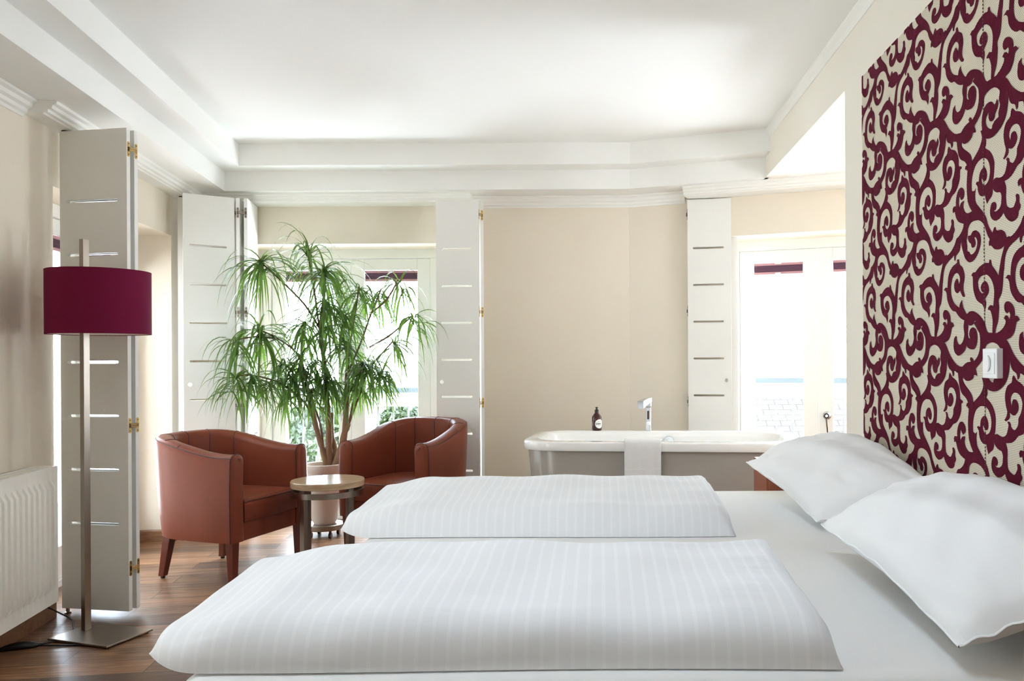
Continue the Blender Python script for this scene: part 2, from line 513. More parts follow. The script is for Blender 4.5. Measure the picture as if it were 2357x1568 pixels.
fl = MB(); fl.prism([(-4.2, -1.8), (3.2, -1.8), (3.2, 6.1), (-4.2, 6.1)], -0.05, 0.0)
tag(fl.build('floor', M['floor']), 'oak plank floor in warm brown with long boards', 'floor', kind='structure')

WZ0, WZ1 = 0.0, 1.945                          # openings
wl = MB()
def lwseg(a, b, z0, z1):
    wl.prism([LW(a), LW(b), LW(b, -T), LW(a, -T)], z0, z1)
lwseg(-5.6, -3.1, 0, ZC + 0.02); lwseg(-3.1, -1.7, 2.0, ZC + 0.02); lwseg(-3.1, -1.7, 0, 0.72); lwseg(-1.7, 0.0, 0, ZC + 0.02); lwseg(0.0, 1.521, WZ1, ZC + 0.02); lwseg(1.521, s_corner + 0.0, 0, ZC + 0.02)
tag(wl.build('wall_left', M['wall'], merge=False), 'cream wall on the left with a deep balcony door opening', 'wall', kind='structure')

wb = MB()
OB0, OB1 = -2.43, -0.90                        # back-left opening
wb.prism([(CORNER[0] - 0.4, YB), (OB0, YB), (OB0 - 0.03, YB + T + 0.1), (CORNER[0] - 0.4, YB + T + 0.1)], 0, ZC)
wb.prism([(OB0, YB), (OB1, YB), (OB1 + 0.02, YB + T + 0.1), (OB0 - 0.03, YB + T + 0.1)], WZ1, ZC)
wb.prism([(OB1, YB), (0.2, YB), (0.2 + 0.1, YB + T + 0.1), (OB1 + 0.02, YB + T + 0.1)], 0, ZC)
tag(wb.build('wall_back', M['wall']), 'cream back wall behind the armchairs and the bath', 'wall', kind='structure')

wr2 = MB()
T0, T1 = 0.655, 1.805                          # opening in the angled wall
def rbseg(a, b, z0, z1):
    wr2.prism([RB(a), RB(b), RB(b, -T - 0.1), RB(a, -T - 0.1)], z0, z1)
rbseg(0, T0, 0, ZC); rbseg(T0, T1, WZ1, ZC); rbseg(T1, 2.9, 0, ZC)
tag(wr2.build('wall_back_angled', M['wall']), 'cream wall angled towards the room behind the bath', 'wall', kind='structure')

wr = MB()
wr.prism([(XR, -1.6), (XR + 0.14, -1.6), (XR + 0.14, YP), (XR, YP)], 0, ZC + 0.02)
yb2 = RB((XR + 0.07 - 0.2) / 0.936)[1]
wr.prism([(XR, YP), (XR + 0.14, YP), (XR + 0.14, yb2), (XR, yb2 + 0.02)], ZS, ZC + 0.02)
tag(wr.build('wall_right', M['wall_pale']), 'pale wall behind the bed head, open to the bath recess beyond', 'wall', kind='structure')

rw = MB()
for a, b, z0, z1 in ((-4.22, XR + 0.14, 0, ZC),):
    rw.prism([(a, -1.75), (b, -1.75), (b, -1.6), (a, -1.6)], z0, z1)
tag(rw.build('wall_rear', M['wall']), 'plain cream wall behind the viewer', 'wall', kind='structure')

nk = MB()
nk.prism([(2.55, 2.9), (2.7, 2.9), (2.7, 3.2), (2.55, 3.2)], 0, ZC)
nk.prism([(2.55, 3.2), (2.7, 3.2), (2.7, 3.7), (2.55, 3.7)], 0, 0.95)
nk.prism([(2.55, 3.2), (2.7, 3.2), (2.7, 3.7), (2.55, 3.7)], 1.62, ZC)
nk.prism([(2.55, 3.7), (2.7, 3.7), (2.7, 5.2), (2.55, 5.2)], 0, ZC)
nk.prism([(XR + 0.14, 2.9), (2.7, 2.9), (2.7, 2.75), (XR + 0.14, 2.75)], 0, ZC)
tag(nk.build('wall_recess', M['wall']), 'pale wall closing the bath recess out of sight', 'wall', kind='structure')

ce = MB()
FILL_HOLE = (-0.4, 0.14, 1.15, 1.57)                    # ceiling opening added out of view to brighten the bed from above
for x0, y0, x1, y1 in ((-3.6, -1.8, 3.2, FILL_HOLE[2]), (-3.6, FILL_HOLE[3], 3.2, 6.1), (-3.6, FILL_HOLE[2], FILL_HOLE[0], FILL_HOLE[3]), (FILL_HOLE[1], FILL_HOLE[2], 3.2, FILL_HOLE[3])):
    ce.prism([(x0, y0), (x1, y0), (x1, y1), (x0, y1)], ZC, ZC + 0.08)
def band(outer, inner, z0, z1):
    for i in range(len(outer) - 1):
        ce.prism([outer[i], outer[i + 1], inner[i + 1], inner[i]], z0, z1)
def left_edge(o, y):
    """plan point 'o' metres into the room from the left wall line at depth y"""
    s = (y - 3.70 - NL.y * o) / DL.y
    return LW(s, o)
sn = -5.5
lo_corner = left_edge(0.297, 5.34); up_corner = left_edge(0.435, 5.17)
outer = [LW(sn), CORNER, (0.2, YB), (XR + 0.02, RB(0.875)[1])]
low_in = [LW(sn, 0.297), lo_corner, (0.198, 5.335), (XR + 0.02, 5.025)]
up_in = [LW(sn, 0.435), up_corner, (0.195, 5.18), (XR + 0.02, 4.87)]
band(outer, low_in, ZS, ZM + 0.02)
band(outer, up_in, ZM, ZC + 0.01)
ce.prism([(XR + 0.14, 2.8), (2.7, 2.8), (2.7, 4.55), (XR + 0.14, 5.3)], ZS, ZC)
tag(ce.build('ceiling', M['ceiling']), 'white ceiling stepped down in two bands along the outer walls', 'ceiling', kind='structure')

# cornice on the walls and the boxed pelmets over the shutters
corn = [(0.0, 2.182), (0.006, 2.182), (0.010, 2.194), (0.022, 2.200), (0.026, 2.214), (0.040, 2.222), (0.044, 2.238), (0.058, 2.246), (0.060, 2.256), (0.0, 2.256)]
def cornice(name, path, label, prof=corn):
    return tag(sweep(path, prof).build(name, M['trim'], smooth=25), label, 'cornice', kind='structure')
cornice('trim_1', [LW(sn), LW(-0.26)], 'white moulded cornice along the left wall above the radiator')
cornice('trim_2', [(-0.875, YB), (0.2, YB), RB(0.40)], 'thin white cornice above the bare wall behind the bath')
def pelmet(d):
    return [(-0.01, 2.200), (d - 0.055, 2.200), (d - 0.050, 2.206), (d - 0.036, 2.208), (d - 0.034, 2.220), (d - 0.020, 2.224), (d - 0.016, 2.238), (d - 0.002, 2.244), (d, 2.254), (d, 2.2565), (-0.01, 2.2565)]
cornice('trim_3', [LW(-0.26), LW(s_corner - 0.02)], 'white moulded pelmet over the shutters on the left wall', pelmet(0.135))
cornice('trim_4', [(CORNER[0] + 0.12, YB), (-0.86, YB)], 'white moulded pelmet over the window behind the plant', pelmet(0.20))
cornice('trim_5', [RB(0.43), RB(2.3)], 'white moulded pelmet over the balcony door beside the bed', pelmet(0.20))
rc = [(0.0, ZC - 0.055), (0.005, ZC - 0.055), (0.009, ZC - 0.045), (0.009, ZC - 0.03), (0.017, ZC - 0.018), (0.022, ZC - 0.012), (0.024, ZC), (0.0, ZC)]
cornice('trim_6', [(XR, 4.93), (XR, -1.6)], 'slim white cornice where the right wall meets the ceiling', rc)

# skirting
def skirting(name, path, label):
    return tag(sweep(path, [(0.0, 0.0), (0.016, 0.0), (0.016, 0.07), (0.012, 0.078), (0.0, 0.078)]).build(name, M['basewood']), label, 'skirting board', kind='structure')
skirting('baseboard_left', [LW(sn), LW(-0.02)], 'brown oak skirting board under the radiator')
jamb = sweep([LW(1.521, -0.21), LW(1.521, 0.0), LW(s_corner - 0.02, 0.0)], [(0.0, 0.0), (-0.016, 0.0), (-0.016, 0.07), (-0.012, 0.078), (0.0, 0.078)])
jamb = sweep([LW(1.521, -0.21), LW(1.521, 0.0), LW(s_corner - 0.02, 0.0)], [(0.0, 0.0), (0.016, 0.0), (0.016, 0.07), (0.012, 0.078), (0.0, 0.078)])
tag(jamb.build('baseboard_jamb', M['basewood']), 'brown oak skirting board along the far door reveal', 'skirting board', kind='structure')
skirting('baseboard_back', [(OB1, YB), (0.2, YB), RB(T0)], 'brown oak skirting board along the back wall')

# ------------------------------------------------------------------ balcony doors
def balcony_door(name, label, f, n_out, z1, edges, handle_leaf=None, pane_z=(0.2, 1.797), blinds=True, blind_labels=(), frame_w=0.13):
    """f(s, d): plan point at s along the opening and d behind the wall face; edges: outer0, meeting line, outer1"""
    root = thing(name, label, 'balcony door', kind='structure')
    a, c, b = edges
    def bx(mb, s0, s1, z0, zz1, d0, d1):
        mb.prism([f(s0, d0), f(s1, d0), f(s1, d1), f(s0, d1)], z0, zz1)
    fr = MB()
    bx(fr, a - frame_w, a, 0, z1 - 0.05, 0.0, 0.09); bx(fr, b, b + frame_w, 0, z1 - 0.05, 0.0, 0.09); bx(fr, a - frame_w, b + frame_w, z1 - 0.05, z1 + 0.03, 0.0, 0.09); bx(fr, a, b, 0.0, 0.035, 0.0, 0.09)
    fr.build('outer_frame', M['frame'], root, bevel=0.003)
    st = 0.094
    for i, (s0, s1) in enumerate(((a, c), (c, b))):
        s0 += 0.002; s1 -= 0.002
        sa = MB()
        d0, d1 = 0.018, 0.075
        zt = z1 - 0.052
        bx(sa, s0, s0 + st, 0.037, zt, d0, d1); bx(sa, s1 - st, s1, 0.037, zt, d0, d1)
        bx(sa, s0 + st, s1 - st, pane_z[1], zt, d0, d1); bx(sa, s0 + st, s1 - st, 0.037, pane_z[0], d0, d1)
        so = sa.build('sash', M['frame'], root, bevel=0.003)
        pn = MB(); bx(pn, s0 + st - 0.005, s1 - st + 0.005, pane_z[0] - 0.005, pane_z[1] + 0.005, 0.05, 0.054)
        pn.build('pane', M['glass'], so)
        if handle_leaf == i:
            hp = f(s0 + 0.055, d0); n = Vector((f(0, 0)[0] - f(0, 1)[0], f(0, 0)[1] - f(0, 1)[1], 0)).normalized()
            zc = 0.762
            MM = n.to_track_quat('Z', 'Y').to_matrix()
            h = MB()
            h.lathe([(0.027, 0.0), (0.029, 0.006), (0.027, 0.014), (0.016, 0.018), (0.013, 0.024)], (hp[0], hp[1], zc), 28, M=MM)
            h.lathe([(0.015, 0.024), (0.017, 0.04), (0.017, 0.052), (0.010, 0.055)], (hp[0], hp[1], zc), 24, M=MM, mi=1)
            h.lathe([(0.010, 0.0555), (0.009, 0.058), (0.004, 0.058)], (hp[0], hp[1], zc), 20, M=MM)
            ho = h.build('handle', [M['chrome'], M['black']], so, smooth=40)
            tag(ho, 'round chrome handle rose')
            lv = MB()
            p = Vector((hp[0], hp[1], zc)) + n * 0.04
            lv.tube([p + Vector((-0.003, 0, -0.015)), p + Vector((0.006, 0, -0.11)), p + Vector((0.012, 0, -0.19))], [0.0055, 0.0055, 0.0045], 10)
            tag(lv.build('lever', M['bronze'], so, smooth=40), 'dark lever hanging down from the handle rose')
        if blinds:
            p0, p1 = s0 + st + 0.002, s1 - st - 0.002
            zt2 = pane_z[1] - 0.003
            bl = thing('pleated_blind', blind_labels[i], 'blind', group='plum pleated blinds drawn up at the glass')
            m1 = MB(); bx(m1, p0, p1, zt2 - 0.017, zt2, 0.024, 0.044)
            m1.build('head_rail', M['blindrail'], bl, bevel=0.002)
            m2 = MB()
            for q in range(6):
                za = zt2 - 0.017 - q * 0.0075
                m2.prism([f(p0, 0.026), f(p1, 0.026), f(p1, 0.042), f(p0, 0.042)], za - 0.0068, za)
            m2.build('pleats', M['purple'], bl, bevel=0.002)
            m3 = MB(); bx(m3, p0, p1, zt2 - 0.078, zt2 - 0.062, 0.024, 0.044)
            m3.build('bottom_rail', M['blindrail'], bl, bevel=0.002)
            cm = (p0 + p1) / 2
            for w_, za, zb_ in ((0.022, zt2 - 0.010, zt2 + 0.002), (0.018, zt2 - 0.078, zt2 - 0.068)):
                m4 = MB(); bx(m4, cm - w_, cm + w_, za, zb_, 0.014, 0.026)
                tag(m4.build('grip_tab', M['switch'], bl, bevel=0.003), 'white grip tab')
    return root

balcony_door('window_1', 'white glazed balcony door in the left wall behind the lamp', lambda s, d: LW(s, -(0.20 + d)), None, 1.93, (0.05, 0.76, 1.47),
             blind_labels=('plum blind in the left wall door, nearer leaf beside the first shutter', 'plum blind in the left wall door, farther leaf hidden by the shutter'))
balcony_door('window_2', 'white double balcony door behind the potted plant', lambda s, d: (s, 5.89 + d), None, 1.93, (-2.375, -1.80, -1.225), frame_w=0.33,
             blind_labels=('plum blind half hidden by the crown of the potted plant', 'plum blind right of the plant crown, on the right leaf'))
balcony_door('window_3', 'white double balcony door beyond the bath and the bed', lambda s, d: RB(s, -(0.29 + d)), None, 1.93, (0.70, 1.2245, 1.75), handle_leaf=1,
             blind_labels=('plum blind at the glass above the bath, beside the grooved shutter', 'plum blind cut off by the end of the wall beside the headboard'))

def fill_window():  # unseen window, added to brighten the bed from the left
    root = thing('fill_window_4', 'white casement window added out of view above the radiator to light the bed', 'window', kind='structure')
    f = MB()
    a, b, z0, z1 = -3.1, -1.7, 0.72, 2.0
    for s0, s1, za, zb in ((a, a + 0.05, z0, z1), (b - 0.05, b, z0, z1), (a + 0.05, b - 0.05, z0, z0 + 0.05), (a + 0.05, b - 0.05, z1 - 0.05, z1), ((a + b) / 2 - 0.035, (a + b) / 2 + 0.035, z0 + 0.05, z1 - 0.05)):
        f.prism([LW(s0, -0.20), LW(s1, -0.20), LW(s1, -0.27), LW(s0, -0.27)], za, zb)
    f.build('frame', M['frame'], root)
    for s0, s1 in ((a + 0.05, (a + b) / 2 - 0.035), ((a + b) / 2 + 0.035, b - 0.05)):
        p = MB(); p.prism([LW(s0, -0.233), LW(s1, -0.233), LW(s1, -0.237), LW(s0, -0.237)], z0 + 0.05, z1 - 0.05)
        p.build('pane', M['glass'], root)
fill_window()

# ------------------------------------------------------------------ folding shutters
ZT = 2.193
SLOTS = [1.145 + 0.2425 * k for k in range(-3, 4)]
def shutter(label, group, front, back, hinge_end, hinge_mat, hole=None, pivot=None, t=0.021):
    """front / back: plan segments (x0,y0,x1,y1) of the two leaves' faces nearest the camera"""
    cx, cy = front[0], front[1]
    root = thing('folding_shutter', label, 'shutter', (cx, cy, 0), group=group)
    out = []
    for k, seg in enumerate((front, back)):
        p0, p1 = Vector(seg[:2]), Vector(seg[2:])
        d = (p1 - p0); wdt = d.length; d.normalize()
        n = Vector((-d.y, d.x))
        if n.dot(p0) < 0: n = -n                   # away from the camera
        MX = Matrix(((d.x, n.x, 0, p0.x), (d.y, n.y, 0, p0.y), (0, 0, 1, 0), (0, 0, 0, 1)))
        m = 0.034
        holes = [roundrect(m, z - 0.0065, wdt - m - 0.012, z + 0.0065, 0.0062, 4) for z in SLOTS]
        if hole and k == 0:
            hx = 0.036 if hole == 'left' else wdt - 0.036
            holes.append([(hx + 0.0135 * math.cos(a * PI / 8), 1.0 + 0.0135 * math.sin(a * PI / 8)) for a in range(16)])
        mb = MB()
        mb.plate([(0, 0.03), (wdt, 0.03), (wdt, ZT), (0, ZT)], holes, MX, t)
        o = place(mb.build('leaf', M['shutter']), root)
        out.append((p0, p1, d, n, o))
    # concealed hinges on the two neighbouring edges
    for z in (2.10, 1.46, 0.86, 0.22):
        h = MB()
        ends = []
        for p0, p1, d, n, o in out:
            e = p1 if hinge_end == 1 else p0
            dd = d if hinge_end == 1 else -d
            ends.append((e, dd, n))
            MX = Matrix(((n.x, dd.x, 0, e.x + n.x * t / 2), (n.y, dd.y, 0, e.y + n.y * t / 2), (0, 0, 1, z), (0, 0, 0, 1)))
            h.plate(roundrect(-0.0065, -0.034, 0.0065, 0.034, 0.0062, 4), [], MX, 0.0022)
            for zz in (-0.024, 0.024):
                h.plate([(0.003 * math.cos(a * PI / 4), zz + 0.003 * math.sin(a * PI / 4)) for a in range(8)], [], MX @ Matrix.Translation((0, 0.0018, 0)), 0.0010, 1)
            h.plate(roundrect(-0.005, -0.010, 0.005, 0.010, 0.002, 2), [], MX @ Matrix.Translation((0, 0.0018, 0)), 0.0012, 1)
        a = ends[0][0] + ends[0][2] * t * 0.5 + ends[0][1] * 0.006
        b = ends[1][0] + ends[1][2] * t * 0.5 + ends[1][1] * 0.006
        for zz in (-0.007, 0.0, 0.007):
            h.tube([(a.x, a.y, z + zz), (b.x, b.y, z + zz)], 0.0026, 6)
        place(h.build('hinge', [hinge_mat, M['bronze']]), root)
    if pivot:
        pv = MB()
        pv.lathe([(0.007, ZT - 0.002), (0.007, ZT + 0.002), (0.016, ZT + 0.002), (0.016, ZT + 0.0065)], (pivot[0], pivot[1], 0), 20)
        place(pv.build('pivot', M['bronze'], smooth=40), root)
        pf = MB()
        pf.lathe([(0.014, 0.0), (0.014, 0.008), (0.008, 0.01), (0.008, 0.031)], (pivot[0], pivot[1], 0), 20)
        place(pf.build('foot_pivot', M['steel'], smooth=40), root)
    return root

GS = 'white slotted folding shutters'
shutter('tall white folding shutter with lit slots directly behind the red lamp', GS,
        (-2.449, 3.706, -2.112, 3.649), (-2.440, 3.752, -2.104, 3.695), 1, M['brass'], pivot=(-2.435, 3.725))
shutter('white folding shutter behind the left armchair, half turned, with a round hole', GS,
        (-2.590, 5.075, -2.347, 5.248), (-2.69, 5.205, -2.352, 5.282), 1, M['bronze'], hole='left', pivot=(-2.672, 5.222))
shutter('white folding shutter seen edge on, left of the potted plant', GS,
        (-2.335, 5.575, -2.2695, 5.262), (-2.381, 5.565, -2.3155, 5.252), 1, M['steel'])
shutter('grey looking folding shutter facing the camera behind the right armchair', GS,
        (-1.078, 5.372, -0.794, 5.352), (-0.872, 5.592, -0.788, 5.395), 1, M['brass'], hole='left')
shutter('white folding shutter behind the bath, dark slots and round hole at its right', GS,
        (0.579, 5.388, 0.858, 5.336), (0.583, 5.432, 0.905, 5.372), 0, M['bronze'], hole='right', pivot=(0.876, 5.39))

# ------------------------------------------------------------------ radiator
def radiator():
    s1 = -0.235
    x, y = LW(s1, 0.03)
    root = thing('panel_radiator', 'white ribbed panel radiator on the left wall under bare plaster', 'radiator', (x, y, 0.12))
    s0 = s1 - 1.5
    z0, z1 = 0.125, 0.705
    prof = []
    pitch = 0.0415
    n = int((s1 - s0 - 0.05) / pitch)
    ss = []
    for i in range(n):
        a = s1 - 0.035 - i * pitch
        ss += [(a, 0.0), (a - 0.008, 0.0), (a - 0.013, 0.017), (a - 0.034, 0.017), (a - 0.039, 0.0)]
    rows = []
    for z, k in ((z0, 0), (z0 + 0.055, 0), (z0 + 0.085, 1), (z1 - 0.085, 1), (z1 - 0.055, 0), (z1, 0)):
        rows.append([Vector((*LW(a, 0.118 + d * k), z)) for a, d in [(s1, 0)] + ss + [(s0, 0)]])
    fp = MB(); fp.quadgrid(rows)
    place(fp.build('front_panel', M['radiator'], smooth=30), root)
    bd = MB()
    bd.prism([LW(s0, 0.03), LW(s1, 0.03), LW(s1, 0.1175), LW(s0, 0.1175)], z0, z1 - 0.012)
    place(bd.build('body', M['radiator']), root)
    gr = MB()
    gr.prism([LW(s0, 0.03), LW(s1, 0.03), LW(s1, 0.036), LW(s0, 0.036)], z1 - 0.012, z1)
    gr.prism([LW(s0, 0.112), LW(s1, 0.112), LW(s1, 0.119), LW(s0, 0.119)], z1 - 0.012, z1)
    k = 0
    a = s1 - 0.004
    while a > s0 + 0.02:
        wdt = 0.020 if k % 7 == 0 else 0.006
        gr.prism([LW(a - wdt, 0.036), LW(a, 0.036), LW(a, 0.112), LW(a - wdt, 0.112)], z1 - 0.006, z1 - 0.001)
        a -= wdt + 0.007; k += 1
    gr.prism([LW(s0, 0.07), LW(s1, 0.07), LW(s1, 0.078), LW(s0, 0.078)], z1 - 0.007, z1 - 0.0005)
    place(gr.build('top_grille', [M['radiator']]), root)
    cp = MB(); cp.prism([LW(s1 - 0.002, 0.030), LW(s1 + 0.002, 0.030), LW(s1 + 0.002, 0.119), LW(s1 - 0.002, 0.119)], z0, z1)
    place(cp.build('side_panel', M['radiator']), root)
    vv = MB(); p = LW(s1 + 0.002, 0.10); q = LW(s1 + 0.010, 0.10)
    vv.tube([(p[0], p[1], z1 - 0.02), (q[0], q[1], z1 - 0.02)], 0.006, 10)
    place(vv.build('vent_plug', M['bronze']), root)
    for a in (s1 - 0.3, s1 - 1.2):
        br = MB()
        br.prism([LW(a - 0.02, 0.0), LW(a + 0.02, 0.0), LW(a + 0.02, 0.03), LW(a - 0.02, 0.03)], z0 + 0.05, z1 - 0.1)
        place(br.build('wall_bracket', M['radiator']), root)
radiator()

# ------------------------------------------------------------------ floor lamp
def floor_lamp():
    root = thing('floor_lamp', 'steel floor lamp with a wide burgundy drum shade beside the radiator', 'floor lamp', (-2.088, 3.405, 0), math.radians(-18))
    b = MB(); b.box((0, 0, 0.010), (0.318, 0.222, 0.008))
    for x in (-0.14, 0.14):
        for y in (-0.09, 0.09):
            b.lathe([(0.012, 0.0), (0.012, 0.007)], (x, y, 0), 12, mi=1)
    b.build('base', [M['steel'], M['black']], root, bevel=0.0015)
    px, py = -0.108, 0.022
    p = MB(); p.box((px, py, 0.013 + 1.653 / 2), (0.022, 0.030, 1.653))
    p.build('pole', M['steel'], root, bevel=0.0015)
    R0, z0, z1 = 0.192, 1.262, 1.522
    s = MB(); s.lathe([(R0, z0), (R0, z1)], (0, 0, 0), 96, False, False)
    so = s.build('lamp_shade', [M['shade']], root, smooth=60)
    li = MB(); li.lathe([(R0 - 0.002, z0 + 0.0005), (R0 - 0.002, z1 - 0.0005)], (0, 0, 0), 96, False, False)
    tag(li.build('shade_lining', M['shade_in'], so, smooth=60), 'white lining inside the shade')
    for z in (z0, z1):
        rg = MB()
        rg.tube([((R0 - 0.001) * math.cos(2 * PI * i / 64), (R0 - 0.001) * math.sin(2 * PI * i / 64), z) for i in range(65)], 0.0016, 6, False)
        rg.build('shade_ring', M['shade'], so)
    a = MB()
    a.tube([(px, py, z0 + 0.03), (0, 0, z0 + 0.03)], 0.006, 10)
    a.lathe([(0.018, z0 + 0.02), (0.018, z0 + 0.075)], (0, 0, 0), 20)
    for k in range(3):
        t = 2 * PI * k / 3 + 0.4
        a.tube([(0, 0, z0 + 0.035), ((R0 - 0.002) * math.cos(t), (R0 - 0.002) * math.sin(t), z0 + 0.035)], 0.002, 6)
    a.build('socket_arm', M['steel'], root, smooth=40)
    bl = MB(); bl.lathe([(0.012, z0 + 0.075), (0.028, z0 + 0.12), (0.03, z0 + 0.14), (0.022, z0 + 0.162), (0.004, z0 + 0.17)], (0, 0, 0), 20)
    bl.build('bulb', M['label_white'], root, smooth=60)
    def w(x, y, z): return root.matrix_world.inverted() @ Vector((x, y, z))
    bpy.context.view_layer.update()
    c = MB()
    c.tube([w(*q) for q in ((-2.175, 3.46, 0.012), (-2.25, 3.48, 0.006), (-2.33, 3.60, 0.006), (-2.38, 3.64, 0.01), (-2.43, 3.60, 0.06), (-2.44, 3.56, 0.09))], 0.0035, 8)
    c.tube([w(*q) for q in ((-2.21, 3.36, 0.006), (-2.255, 3.325, 0.005), (-2.275, 3.285, 0.006))], 0.0035, 8)
    c.tube([w(*q) for q in ((-2.10, 3.30, 0.004), (-2.20, 3.29, 0.004), (-2.265, 3.282, 0.008))], 0.0035, 8)
    tag(c.build('cord', M['black'], root, smooth=60), 'black cord trailing over the floor')
    f = MB()
    rows = []
    for i in range(9):
        t = i / 8
        cx, cy = -2.27 - 0.115 * t, 3.285 - 0.05 * t
        hw = 0.020 * math.sin(PI * (0.12 + 0.8 * t)) ** 0.5 + 0.004
        hh = 0.030 * math.sin(PI * (0.10 + 0.8 * t)) ** 0.6
        rows.append([w(cx + hw * math.cos(a) * 0.4, cy + hw * math.cos(a), max(0.001, hh * (0.5 + 0.5 * math.sin(a)))) for a in [2 * PI * k / 12 for k in range(12)]])
    o = f.quadgrid(rows, close_v=True); f.f.append(tuple(o + i for i in range(12))); f.m.append(0)
    f.f.append(tuple(o + 8 * 12 + i for i in reversed(range(12)))); f.m.append(0)
    tag(f.build('foot_switch', M['black'], root, smooth=60), 'black foot switch on the floor')
floor_lamp()

# ------------------------------------------------------------------ tub armchairs
def armchair(label, loc, rz, hb=0.752):
    root = thing('tub_armchair', label, 'armchair', (loc[0], loc[1], 0), rz, group='cognac leather tub armchairs')
    th, c, xs, rx = 0.046, 0.264, 0.32, 0.25
    path = []
    def add(x, y): path.append((x, y))
    for i in range(9): add(-xs * i / 8, -c)
    for i in range(1, 28):
        a = -PI / 2 - PI * i / 28
        # slightly squared back
        ca, sa = math.cos(a), math.sin(a)
        add(-xs + rx * math.copysign(abs(ca) ** 0.88, ca), c * math.copysign(abs(sa) ** 0.88, sa))
    for i in range(9): add(-xs + xs * i / 8, c)
    N = len(path)
    zb = 0.225
    def info(i):
        x, y = path[i]
        t = Vector(path[min(i + 1, N - 1)]) - Vector(path[max(i - 1, 0)])
        t.normalize()
        n = Vector((t.y, -t.x))
        if n.dot(Vector((x + xs * 0.7, y))) < 0: n = -n
        b = smoothstep(0.05, 0.56, -x)
        return Vector((x, y)), n, b, 0.668 + (hb - 0.668) * b
    def prof(b, zt, inset=0.0):
        r = 0.034
        t2 = th - inset
        P = []
        for k in range(7):
            z = zb + (zt - r - inset - zb) * k / 6
            P.append((t2 - 0.034 * b * (1 - k / 6) + 0.006 * math.sin(PI * k / 6), z))
        for k in range(1, 6):
            a = PI / 2 * k / 5
            P.append((t2 - r * 0.8 * (1 - math.cos(a)), zt - inset - r + r * math.sin(a)))
        P.append((0.0, zt - inset + 0.003))
        for k in range(0, 6):
            a = PI / 2 * (1 - k / 5)
            P.append((-(t2 - r * 0.8 * (1 - math.cos(a))), zt - inset - r + r * math.sin(a)))
        for k in range(1, 6):
            z = zt - r - inset - (zt - r - inset - zb) * k / 5
            P.append((-t2 + 0.004 * math.sin(PI * k / 5), z))
        return P
    rows = []
    def station(i, dx=0.0, inset=0.0):
        p, n, b, zt = info(i)
        return [Vector((p.x + n.x * u + dx, p.y + n.y * u, z)) for u, z in prof(b, zt, inset)]
    for dx, ins in ((0.022, 0.022), (0.020, 0.012), (0.014, 0.004), (0.006, 0.0)):
        rows.append(station(0, dx, ins))
    for i in range(N): rows.append(station(i))
    for dx, ins in ((0.006, 0.0), (0.014, 0.004), (0.020, 0.012), (0.022, 0.022)):
        rows.append(station(N - 1, dx, ins))
    m = MB()
    k = len(rows[0])
    b0 = m.quadgrid(rows, close_v=True)
    m.f.append(tuple(b0 + i for i in range(k))); m.m.append(0)
    q = b0 + (len(rows) - 1) * k
    m.f.append(tuple(q + i for i in reversed(range(k)))); m.m.append(0)
    shell = m.build('backrest_shell', M['leather'], root, smooth=50)
    # seams: outer top edge, arm fronts, uprights inside the back
    sm = MB()
    KO, KI = 8, 16                                    # profile indices near the outer / inner top roundings
    sm.tube([r[KO] for r in rows[3:-3]], 0.003, 6)
    for ridx in (3, len(rows) - 4):
        sm.tube([rows[ridx][j] for j in range(0, len(rows[0]) - 1)], 0.003, 6)
    for i in (11, 17, 22, 27, 33):
        sm.tube([rows[4 + i][j] for j in range(10, 22)], 0.0026, 6)
    for i in (8, N - 9):
        sm.tube([rows[4 + i][j] for j in range(8, 12)], 0.0026, 6)
    tag(sm.build('seam', M['leather_seam'], shell, smooth=60), 'stitched seams and piping')
    # seat cushion
    iw = c - th - 0.002
    plan = []
    for i in range(11):
        t = -1 + 2 * i / 10
        plan.append((0.016 + 0.012 * (1 - t * t), iw * t))
    for i in range(1, 20):
        a = PI / 2 + PI * i / 20
        plan.append((-xs + 0.03 + (rx - th) * math.cos(a), iw * math.sin(a)))
    cx0 = -0.22
    rws = []
    for z, s in ((0.318, 0.985), (0.322, 1.0), (0.40, 1.0), (0.420, 0.992), (0.431, 0.965), (0.437, 0.90), (0.444, 0.6), (0.447, 0.25)):
        rws.append([Vector((cx0 + (x - cx0) * s, y * s, z)) for x, y in plan])
    cu = MB(); o = cu.quadgrid(rws, close_v=True)
    kk = len(plan)
    cu.f.append(tuple(o + i for i in reversed(range(kk)))); cu.m.append(0)
    cu.f.append(tuple(o + 7 * kk + i for i in range(kk))); cu.m.append(0)
    seat = cu.build('seat_cushion', M['leather'], root, smooth=50)
    pp = MB(); pp.tube([Vector((cx0 + (x - cx0) * 0.996, y * 0.996, 0.421)) for x, y in plan[:11]], 0.0025, 6)
    pp.build('piping', M['leather_seam'], seat, smooth=60)
    ap = MB(); ap.box((-0.02, 0, 0.268), (0.05, 2 * iw, 0.098)); ap.box((-0.27, 0, 0.25), (0.46, 2 * iw - 0.02, 0.05))
    ap.build('apron', M['leather'], root, bevel=0.008, seg=3)
    for sx, sy in ((1, -1), (1, 1), (-1, -1), (-1, 1)):
        top = (-0.016, sy * 0.270) if sx > 0 else (-0.455, sy * 0.205)
        ft = (-0.014, sy * 0.268) if sx > 0 else (-0.492, sy * 0.222)
        lg = MB()
        rr = []
        for t in (0, 1):
            z = 0.262 if t == 0 else 0.012
            hw = 0.025 if t == 0 else 0.0165
            x, y = (top if t == 0 else ft)
            rr.append([Vector((x + a * hw, y + b * hw, z)) for a, b in ((-1, -1), (1, -1), (1, 1), (-1, 1))])
        o = lg.quadgrid(rr, close_v=True)
        lg.f.append((o, o + 1, o + 2, o + 3)); lg.f.append((o + 7, o + 6, o + 5, o + 4)); lg.m += [0, 0]
